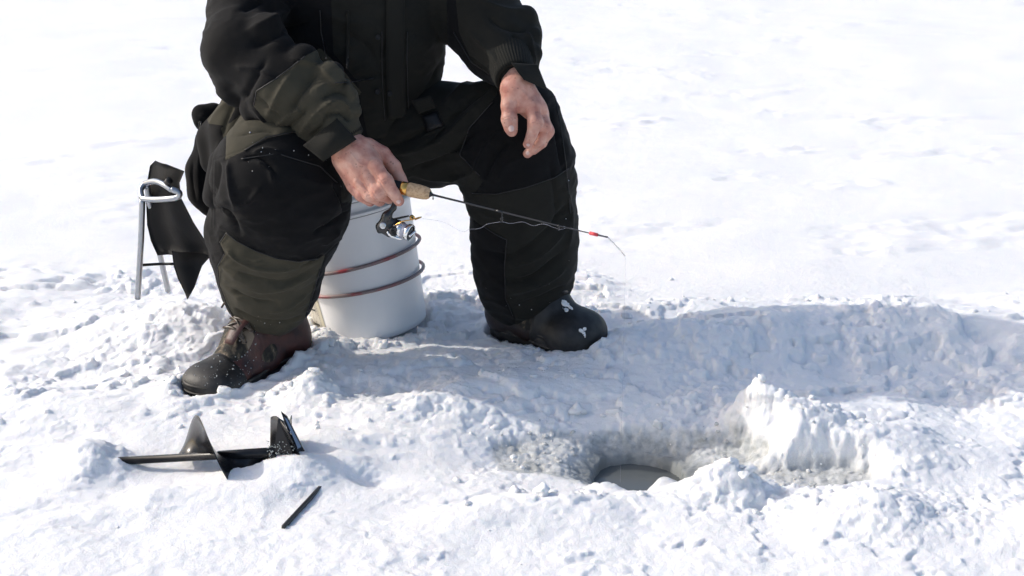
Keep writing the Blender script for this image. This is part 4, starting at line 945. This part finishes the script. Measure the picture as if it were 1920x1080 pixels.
# ------------------------------------------------------------------ rod
M['cork'] = mat('cork', (.42, .27, .15), .7); mottled(M['cork'], (.40, .25, .135), (.55, .38, .225), 210, .38, .55); bumped(M['cork'], [(240, .6, None, 'noise')], .0008)
M['gold'] = mat('gold_metal', (.75, .43, .12), .18, 1.0); M['chrome'] = mat('chrome', (.78, .79, .80), .12, 1.0); M['gun'] = mat('black_graphite', (.016, .018, .019), .2, spec=.6)
M['blank'] = mat('rod_blank', (.02, .02, .021), .25); M['thread'] = mat('red_sleeve', (.70, .06, .07), .45)
M['line'] = mat('clear_line', (.55, .56, .66), .15); M['line'].node_tree.nodes['Principled BSDF'].inputs['Transmission Weight'].default_value = .4
rod = thing('fishing_rod', tuple(W(705, 345, 2.615)), 'short ice fishing rod with cork grip, pointing over the ice hole', 'fishing rod')
RA = W(690, 338, 2.620); RB = W(806, 364, 2.592); rax = nv(RB - RA); RL = np.linalg.norm(RB - RA)
def ra(px_): return RL * (px_ - 690) / 116.0
V, F = lathe([(.0, ra(676)), (.0095, ra(677)), (.0118, ra(690)), (.0118, ra(752)), (.0108, ra(755)), (0, ra(756))], RA, rax, n=32, caps=False); mk('reel_seat', V, F, M['plastic'], rod)
V, F = lathe([(.0, ra(753)), (.0122, ra(753)), (.0128, ra(754.5)), (.0126, ra(763)), (.012, ra(765)), (.0, ra(765))], RA, rax, n=40, caps=False); mk('gold_ring', V, F, M['gold'], rod)
cp = [(0, ra(764.5)), (.0121, ra(765)), (.0132, ra(768)), (.0134, ra(775)), (.0131, ra(786)), (.0124, ra(796)), (.0112, ra(802)), (.0085, ra(806)), (0, ra(806.5))]
V, F = lathe(cp, RA, rax, n=40, caps=False); V = V + (.0004 * fbm(V[:, 0] * 300, V[:, 1] * 300, V[:, 2] * 300, s=3))[:, None]; mk('cork_grip', V, F, M['cork'], rod)
V, F = lathe([(0, ra(804)), (.006, ra(804)), (.0056, ra(807)), (.0028, ra(811)), (0, ra(811))], RA, rax, n=24, caps=False); mk('winding_check', V, F, M['rubber'], rod)
TIP = W(1140, 445, 2.43)
bp = [W(806, 364, 2.592), W(940, 397, 2.535), W(1050, 424, 2.475), TIP]
V, F = tube(bp, [.0021, .0017, .0013, .0009], 10, sub=8); mk('rod_blank', V, F, M['blank'], rod)
def along(t):                            # point on the rod by px x
    xs = [806, 940, 1050, 1140]; return np.array([np.interp(t, xs, [p[c] for p in bp]) for c in range(3)])
V, F = tube([along(1106), along(1121)], .0031, 12); mk('red_sleeve', V, F, M['thread'], rod)
V, F = tube([along(1121), along(1131), along(1139)], [.0017, .0014, .0017], 10); mk('tip_ferrule', V, F, M['plastic'], rod)
SPR = [TIP, W(1152, 457, 2.42), W(1163, 469, 2.41), W(1172, 480, 2.405)]
tip2 = SPR[-1]
hel = []
for i in range(420):
    t = i / 419; k_ = t * 3; j = min(int(k_), 2); f = k_ - j; c = SPR[j] * (1 - f) + SPR[j + 1] * f; dd_ = nv(SPR[j + 1] - SPR[j]); x_ = nv(np.cross(dd_, [0, 1, 0])); y_ = np.cross(dd_, x_); a = t * 2 * math.pi * 42
    hel.append(c + (x_ * math.cos(a) + y_ * math.sin(a)) * .0011)
V, F = tube(hel, .00022, 4); mk('spring_tip', V, F, mat('steel_wire', (.55, .55, .53), .25, 1.0), rod)
# guides: wire foot and ring hanging below the rod
for (gxp, drop, rr_, nm) in ((812, 7, 1.7, 0), (941, 15, 4.6, 1), (1048, 5, 3.4, 2)):
    a = along(gxp); s_ = mpp(gxp, 400, a[1]); c = a + [0, 0, -drop * s_]; ring = [c + np.array([math.cos(t) * .35, math.cos(t) * .9, math.sin(t)]) * rr_ * s_ for t in np.linspace(0, 2 * math.pi, 24, endpoint=False)]
    V, F = join(tube(ring, .00075, 8, closed=True), tube([along(gxp - 13 if nm == 1 else gxp - 3), a + [0, 0, -.001], c + [0, 0, rr_ * s_]], .0007, 6, sub=3), tube([along(gxp + 4), a + [0, 0, -.001], c + [0, -.0015, rr_ * s_ * .9]], .0006, 6, sub=3))
    mk('line_guide', V, F, M['blank'], rod)
    V, F = tube([along(gxp - 13 if nm == 1 else gxp - 3), along(gxp + 2)], .0023 - .0004 * nm, 10); mk('guide_wrap', V, F, M['blank'], rod)
# reel
reel = bpy.data.objects.new('reel', None); COL.objects.link(reel); reel.parent = rod
def rp(x, y, Y): return W(x, y, Y)
Yr = 2.60
st = [pc((742, 372, Yr + .008, 5.5), (738, 390, Yr + .004, 4.6), 4), pc((738, 390, Yr + .004, 4.6), (725, 405, Yr, 7.5), 6), pc((725, 405, Yr, 7.5), (717, 424, Yr, 10.5), 8), pc((715, 426, Yr, 9.5), (730, 437, Yr, 8), 5), pc((730, 424, Yr, 9), (748, 428, Yr, 10), 6), pc((710, 424, Yr, 4), (711, 434, Yr, 3.5), 5), pc((724, 412, Yr, 6), (748, 418, Yr, 5.5), 6)]
V, Qd = sdf_mesh(st, .0008, 2); mk('reel_body', V, tri(Qd), M['gun'], reel)
V, Qd = sdf_mesh([pc((733, 349, 2.603, 3), (757, 354, 2.598, 3), 3), pc((742, 356, 2.600, 4), (742, 374, 2.606, 4.6), 4)], .0008, 2); mk('reel_foot', V, tri(Qd), M['gun'], reel)
def disc(px_, py_, Y, r1, r2, d0, d1, axis, mt, nm, par=reel, n=28, dish=0):
    s_ = mpp(px_, py_, Y); V, F = lathe([(0, d0 * s_), (r1 * s_, d0 * s_), (r2 * s_, d1 * s_), (r2 * s_ * .9, (d1 + .3) * s_), (0, (d1 + .3 - dish) * s_)], rp(px_, py_, Y), axis, n=n, caps=False); return mk(nm, V, F, mt, par)
tocam = nv(np.array([0, 0, CAM_H]) - rp(720, 420, Yr))
disc(718, 423, Yr - .010, 6.5, 6, -6, 1.2, tocam, M['chrome'], 'handle_cap'); disc(718, 423, Yr - .012, 4.6, 4.2, 0, 1.5, tocam, mat('off_white_cap', (.6, .6, .56), .4), 'cap_inlay')
sax = nv(np.array([.86, -.42, -.22]))
sc_ = rp(752, 430, 2.592)
def spool(prof, mt, nm, par=reel):
    s_ = mpp(752, 430, 2.59); V, F = lathe([(r_ * s_, z_ * s_) for r_, z_ in prof], sc_, sax, n=44, caps=False); return mk(nm, V, F, mt, par)
spool([(0, -17), (9, -17), (12.5, -13), (13.5, -6), (13.5, -4), (0, -4)], M['gun'], 'rotor')
spool([(0, -4), (14.5, -4), (15, -3), (14.6, 3), (13.2, 4), (13, 12), (14.8, 13), (16.4, 14.5), (16.6, 20), (15.6, 21.5), (13.6, 22), (13.4, 21)], M['chrome'], 'spool')
spool([(13.3, 4.3), (13.4, 8), (13.3, 11.8)], M['line'], 'wound_line')
spool([(0, 22.6), (6, 22.6), (12.8, 22), (13.3, 20.5), (13.3, 18)], M['gun'], 'drag_knob')
s_ = mpp(752, 430, 2.59); kc = sc_ + sax * 24.5 * s_; kd = nv(np.cross(sax, [0, -.5, 1])); kd = nv(np.array([1, .6, .05]) - sax * (np.array([1, .6, .05]) @ sax))
V, F = tube([kc - kd * 11 * s_, kc - kd * 9 * s_, kc, kc + kd * 9 * s_, kc + kd * 11 * s_], [.0012, .0030, .0026, .0030, .0012], 12, sub=3); mk('drag_bar', V, F, M['chrome'], reel)
disc(738, 434, 2.580, 9, 8.6, -5, 3, nv([.45, -.8, -.15]), M['gun'], 'rotor_arm', n=24); disc(737, 434, 2.576, 4.2, 4, 0, 3.2, nv([.45, -.8, -.15]), M['plastic'], 'arm_screw', dish=1.2)
V, F = tube([rp(727, 434, 2.592), rp(734, 441, 2.588), rp(745, 446, 2.585), rp(755, 448, 2.585)], [.004, .0045, .0035, .002], 10, sub=4); mk('rotor_frame', V, F, M['chrome'], reel)
V, F = tube([rp(738, 411, 2.60), rp(752, 408, 2.598), rp(766, 405, 2.594)], [.0032, .0036, .0028], 10, sub=4, flat=.6); mk('bail_arm', V, F, M['gun'], reel)
disc(773, 408, 2.586, 5, 4.6, -3, 2.5, nv([.3, -.9, .1]), M['gold'], 'line_roller'); disc(773, 408, 2.583, 2.3, 2, 0, 3, nv([.3, -.9, .1]), M['gun'], 'roller_screw')
V, F = tube([rp(741, 422, 2.576), rp(755, 415, 2.572), rp(771, 412, 2.574), rp(784, 408, 2.58), rp(790, 407, 2.59), rp(786, 409, 2.60), rp(778, 412, 2.606)], .0010, 8, sub=6); mk('bail_wire', V, F, M['gold'], reel)
# fishing line: loose between the guides, then straight down into the hole
g1 = along(941) + [0, 0, -.0190]; g2 = along(1048) + [0, 0, -.0062]
def lp(x, y, Y): return W(x, y, Y)
pts = [lp(792, 410, 2.59), lp(830, 416, 2.575), lp(866, 434, 2.56), lp(880, 430, 2.556), lp(900, 428, 2.55), lp(915, 420, 2.545), g1, lp(957, 419, 2.53), lp(980, 416, 2.52), lp(1000, 423, 2.505), lp(1020, 420, 2.49), g2, lp(1065, 427, 2.47), lp(1080, 430, 2.46), lp(1108, 437, 2.445), lp(1140, 446, 2.428), SPR[1] + [0, 0, -.001], SPR[2] + [0, 0, -.001], SPR[3]]
V, F = tube(pts, .00022, 5, sub=6); ln = mk('fishing_line', V, F, M['line'], rod); ln['label'] = 'loose clear line wavering under the rod'
V, F = tube([SPR[3], SPR[3] + [.0008, -.001, -.02], [SPR[3][0] + .001, 2.40, .2], [SPR[3][0] + .0015, 2.395, -.10]], .00017, 5, sub=8); o = mk('fishing_line', V, F, M['line'], rod); o['label'] = 'taut line dropping from the tip into the hole'
# ------------------------------------------------------------------ auger
M['auger'] = mat('black_enamel', (.006, .006, .007), .24, spec=.35); mottled(M['auger'], (.007, .007, .008), (.016, .016, .018), 40); bumped(M['auger'], [(70, .25, None, 'noise')], .0008)
M['steel'] = mat('blade_steel', (.42, .43, .45), .22, 1.0)
A0 = W(345, 858, 2.345); A1 = W(556, 845, 2.372); A0[2] = .018; A1[2] = .030
A0 = G(340, 858, .020); A1 = G(556, 846, .028)
aug = thing('ice_auger', tuple(A0 * [1, 1, 0]), 'black hand ice auger lying half buried in the snow at lower left', 'ice auger')
aax = nv(A1 - A0); AL = np.linalg.norm(A1 - A0); ppm = 216.0 / AL
def ax_(px_): return AL * (px_ - 340) / 216.0
V, F = lathe([(.0, ax_(205)), (.0072, ax_(205)), (.0072, ax_(408)), (.0085, ax_(409)), (.0092, ax_(470)), (.0095, ax_(552)), (.006, ax_(560)), (0, ax_(562))], A0, aax, n=24, caps=False); mk('shaft', V, F, M['auger'], aug)
ay = nv(np.cross(aax, [0, 0, 1])); az = np.cross(ay, aax)       # ay points towards the viewer, az up
if ay[1] > 0: ay = -ay
def helicoid(p0, p1, r_in, r_out, ph0, pitch_px, n=90, m=6, th=.0016, taper=True):
    V = []; F = []
    for sd in (-1, 1):
        for i in range(n + 1):
            p = p0 + (p1 - p0) * i / n; a = 2 * math.pi * (p - ph0) / pitch_px
            ro = r_out * (1 if not taper else min(1, .35 + 1.2 * min(i, n - i) / n * 4))
            for j in range(m + 1):
                r_ = r_in + (ro - r_in) * j / m; V.append(A0 + aax * (ax_(p) + sd * th / 2 * (1 - .6 * j / m)) + az * math.cos(a) * r_ + ay * math.sin(a) * r_)
    k = (n + 1) * (m + 1); w_ = m + 1
    for i in range(n):
        for j in range(m):
            q = (i * w_ + j, (i + 1) * w_ + j, (i + 1) * w_ + j + 1, i * w_ + j + 1); F += [q, tuple(x + k for x in q[::-1])]
        F.append((i * w_ + m, (i + 1) * w_ + m, (i + 1) * w_ + m + k, i * w_ + m + k))
    F += [tuple([j for j in range(w_)] + [k + j for j in range(w_)][::-1]), tuple([n * w_ + j for j in range(w_)][::-1] + [k + n * w_ + j for j in range(w_)])]
    return np.array(V), F
V, F = helicoid(330, 545, .004, .073, 383, 190, 160, 8, th=.0026, taper=False); mk('flight', V, F, M['auger'], aug)
# head: a second thick blade, cutting plate, bolts
def apt(px_, up_, tw): return A0 + aax * ax_(px_) + az * up_ + ay * tw
def plate(pts, th, nm, mt, par=aug):
    P = [np.asarray(p) for p in pts]; n_ = nv(np.cross(P[1] - P[0], P[2] - P[0])); k = len(P); V = P + [p + n_ * th for p in P]
    F = [tuple(range(k))[::-1], tuple(range(k, 2 * k))] + [(i, (i + 1) % k, (i + 1) % k + k, i + k) for i in range(k)]
    return mk(nm, V, F, mt, par, smooth=False)
V, F = helicoid(508, 556, .004, .064, 530, 200, 30, 6, th=.004, taper=False); mk('head_flange', V, F, M['auger'], aug)
plate([apt(534, .078, .000), apt(545, .070, .004), apt(575, .012, .028), (apt(562, .014, .032)), apt(541, .058, .010)], .003, 'cutting_blade', M['auger'])
plate([apt(541, .070, .008), apt(546, .066, .008), apt(570, .022, .030), apt(564, .020, .033)], .0015, 'blade_edge', M['steel'])
plate([apt(516, .006, .012), apt(528, .066, .004), apt(538, .060, .006), apt(552, .006, .024)], .006, 'head_web', M['auger'])
plate([apt(540, -.030, .006), apt(552, -.022, .020), apt(566, .006, .026), apt(556, .010, .010)], .004, 'cutting_blade', M['auger'])
V, F = lathe([(0, -.004), (.0085, -.004), (.0085, .006), (.006, .008), (0, .008)], apt(512, .0, .012), ay, n=6, caps=False); mk('bolt', V, F, M['auger'], aug)
V, F = lathe([(0, -.002), (.0045, -.002), (.0045, .003), (0, .003)], apt(551, .043, .016), nv(ay + aax * .6), n=6, caps=False); mk('bolt', V, F, M['chrome'], aug)
dr = [];
rr = np.random.default_rng(3)
for _ in range(90):
    p = rr.uniform(505, 560); dr.append((apt(p, rr.uniform(-.002, .03), .012 + rr.uniform(-.004, .014)) + I1[0] * .0012 * (.4 + rr.random()), I1[1]))
V, F = join(*dr); o = mk('melt_drops', V, F, M['ice'], aug); o['kind'] = 'stuff'
# ------------------------------------------------------------------ thing hanging behind the hip (black fleece with metal clip)
pouch = thing('fleece_mitten', tuple(W(385, 300, 2.95)), 'black fleece mitten hanging by a metal clip behind the man on the left', 'mitten')
V, Q_ = sdf_mesh([pc((384, 222, 2.93, 20), (400, 212, 2.94, 20), 10), pc((376, 212, 2.93, 16), (384, 232, 2.93, 16), 12), pc((405, 225, 2.95, 20), (420, 250, 2.95, 22), 10)], .004)
T_ = tri(Q_); mk('mitten_cuff', folds(V, T_, [([(372, 215), (390, 222), (400, 240)], 4, 4), ([(366, 230), (380, 238), (395, 232)], 3, -4)]), T_, M['fleece'], pouch)
V, Q_ = sdf_mesh([pc((394, 275, 2.94, 26), (382, 320, 2.94, 30), 20), pc((382, 320, 2.94, 30), (388, 360, 2.94, 32), 20), pc((388, 360, 2.94, 32), (398, 385, 2.94, 22), 20), pc((400, 260, 2.95, 30), (420, 380, 2.95, 26), 20)], .004)
T_ = tri(Q_); mk('mitten_shell', folds(V, T_, [([(362, 300), (360, 340), (368, 380)], 3, -3), ([(380, 270), (372, 310), (375, 370)], 5, 3)]), T_, M['fleece'], pouch)
V, F = join(tube([W(378, 228, 2.90), W(376, 236, 2.895), W(375, 244, 2.90)], .0016, 8, sub=3), tube([W(375 + 2.5 * math.cos(t), 234 + 6 * math.sin(t), 2.898) for t in np.linspace(0, 6.283, 14, endpoint=False)], .0009, 6, closed=True)); mk('clip', V, F, M['gun'], pouch)
# jacket side and hip layers that hang down behind (black side of the suit)
V, Q_ = sdf_mesh([pc((440, 215, 2.92, 34), (405, 260, 2.90, 32), 20), pc((405, 260, 2.90, 32), (405, 300, 2.89, 30), 20), pc((440, 260, 2.86, 46), (450, 350, 2.84, 50), 20), pc((470, 190, 2.88, 50), (440, 240, 2.88, 44), 20)], .0045)
T_ = tri(Q_); V = folds(V, T_, [([(430, 185), (405, 215), (392, 240)], 5, 4), ([(440, 190), (425, 225), (415, 260)], 6, -5), ([(415, 260), (405, 300), (410, 340)], 6, 4)])
px2, py2 = proj(V); f = np.maximum(poly_sd(px2, py2, [(420, 165), (410, 190), (388, 225), (392, 232), (425, 236), (440, 205), (436, 178)]), poly_sd(px2, py2, [(420, 262), (414, 240), (430, 232), (470, 200), (520, 195), (520, 280), (440, 300), (422, 300)]))
(Pa, Ta, _), (Pb, Tb, _) = clip(V, T_, f); o = mk('hip_section', Pb, Tb, M['black_cloth'], trou); mk('olive_panel', Pa, Ta, M['olive_cloth'], trou)
V, F = tube([W(458, 222, 2.83), W(450, 216, 2.835), W(443, 210, 2.84)], [.006, .007, .004], 10, sub=3, flat=.4); mk('strap_slider', V, F, M['plastic'], trou)
# ------------------------------------------------------------------ folding chair at the left edge (metal tube, hanging black cloth)
chair = thing('folding_stool', tuple(G(300, 520)), 'folding stool of silver tube with black cloth hanging down, cut by the left edge', 'folding stool')
M['alu'] = mat('brushed_tube', (.36, .38, .41), .32, 1.0); M['nylon'] = mat('black_nylon', (.006, .006, .0065), .6, spec=.25); bumped(M['nylon'], [(30, .6, None, 'noise'), (500, .2, None, 'wave')], .002)
def cloth_poly(rows, name, mt, parent, th=.003, wav=.006):
    V = []; n = 12
    for (xl, yl, xr, yr, Y1, Y2) in rows:
        for j in range(n + 1):
            t = j / n; p = W(xl + (xr - xl) * t, yl + (yr - yl) * t, Y1 + (Y2 - Y1) * t); V.append(p)
    V = np.array(V); V[:, 1] += wav * np.sin(V[:, 0] * 90 + V[:, 2] * 12); m = n + 1
    F = [(i * m + j, i * m + j + 1, (i + 1) * m + j + 1, (i + 1) * m + j) for i in range(len(rows) - 1) for j in range(n)]
    k = len(V); rim = list(range(m)) + [i * m + n for i in range(1, len(rows))] + [(len(rows) - 1) * m + j for j in range(n - 1, -1, -1)] + [i * m for i in range(len(rows) - 2, 0, -1)]
    F2 = [tuple(x + k for x in f_[::-1]) for f_ in F] + [(rim[i], rim[(i + 1) % len(rim)], rim[(i + 1) % len(rim)] + k, rim[i] + k) for i in range(len(rim))]
    return mk(name, np.concatenate([V, V + [0, th, 0]]), F + F2, mt, parent)
cloth_poly([(290, 302, 312, 307, 2.86, 2.84), (280, 312, 345, 322, 2.88, 2.80), (276, 340, 335, 345, 2.88, 2.80), (275, 380, 338, 372, 2.88, 2.82), (277, 420, 362, 420, 2.88, 2.82), (284, 450, 396, 466, 2.88, 2.82), (296, 478, 396, 484, 2.87, 2.82)], 'seat_cloth', M['nylon'], chair)
cloth_poly([(322, 470, 397, 478, 2.82, 2.815), (326, 500, 378, 500, 2.815, 2.81), (334, 522, 374, 510, 2.81, 2.805), (348, 548, 364, 540, 2.805, 2.80), (352, 560, 354, 558, 2.80, 2.80)], 'hanging_corner', M['nylon'], chair)
for pts in ([(272, 344, 2.86), (290, 340, 2.83), (306, 345, 2.80), (322, 356, 2.785)], [(266, 372, 2.83), (290, 374, 2.81), (322, 372, 2.785), (334, 369, 2.78), (336, 361, 2.78), (322, 355, 2.783)],
            [(275, 345, 2.86), (290, 430, 2.90), (315, 545, 2.98)], [(267, 372, 2.83), (264, 460, 2.83), (258, 560, 2.84)], [(266, 372, 2.83), (264, 356, 2.85), (272, 344, 2.86)]):
    V, F = tube([W(*p) for p in pts], .0062, 12, sub=6); mk('frame_tube', V, F, M['alu'], chair)
V, F = tube([W(266, 497, 2.84), W(300, 495, 2.86), W(325, 495, 2.85)], .003, 8, sub=3); mk('cross_rod', V, F, M['plastic'], chair)
V, F = tube([W(312, 343, 2.79), W(318, 338, 2.785)], [.006, .0075], 12, sub=2); mk('tube_end', V, F, M['rubber'], chair)
# ------------------------------------------------------------------ strip sticking out of the foreground snow
S0, S1 = G(604, 914, .0002), G(530, 994, -.0008)
st_ = mk('metal_strip', *box((S0 + S1) / 2, np.linalg.norm(S1 - S0), .006, .016, ax=S1 - S0, up=(0, -.5, 1)), mat('dark_grey_strip', (.045, .046, .048), .4, .4))
st_['label'] = 'thin dark grey strip half buried in the foreground snow'; st_['category'] = 'metal strip'
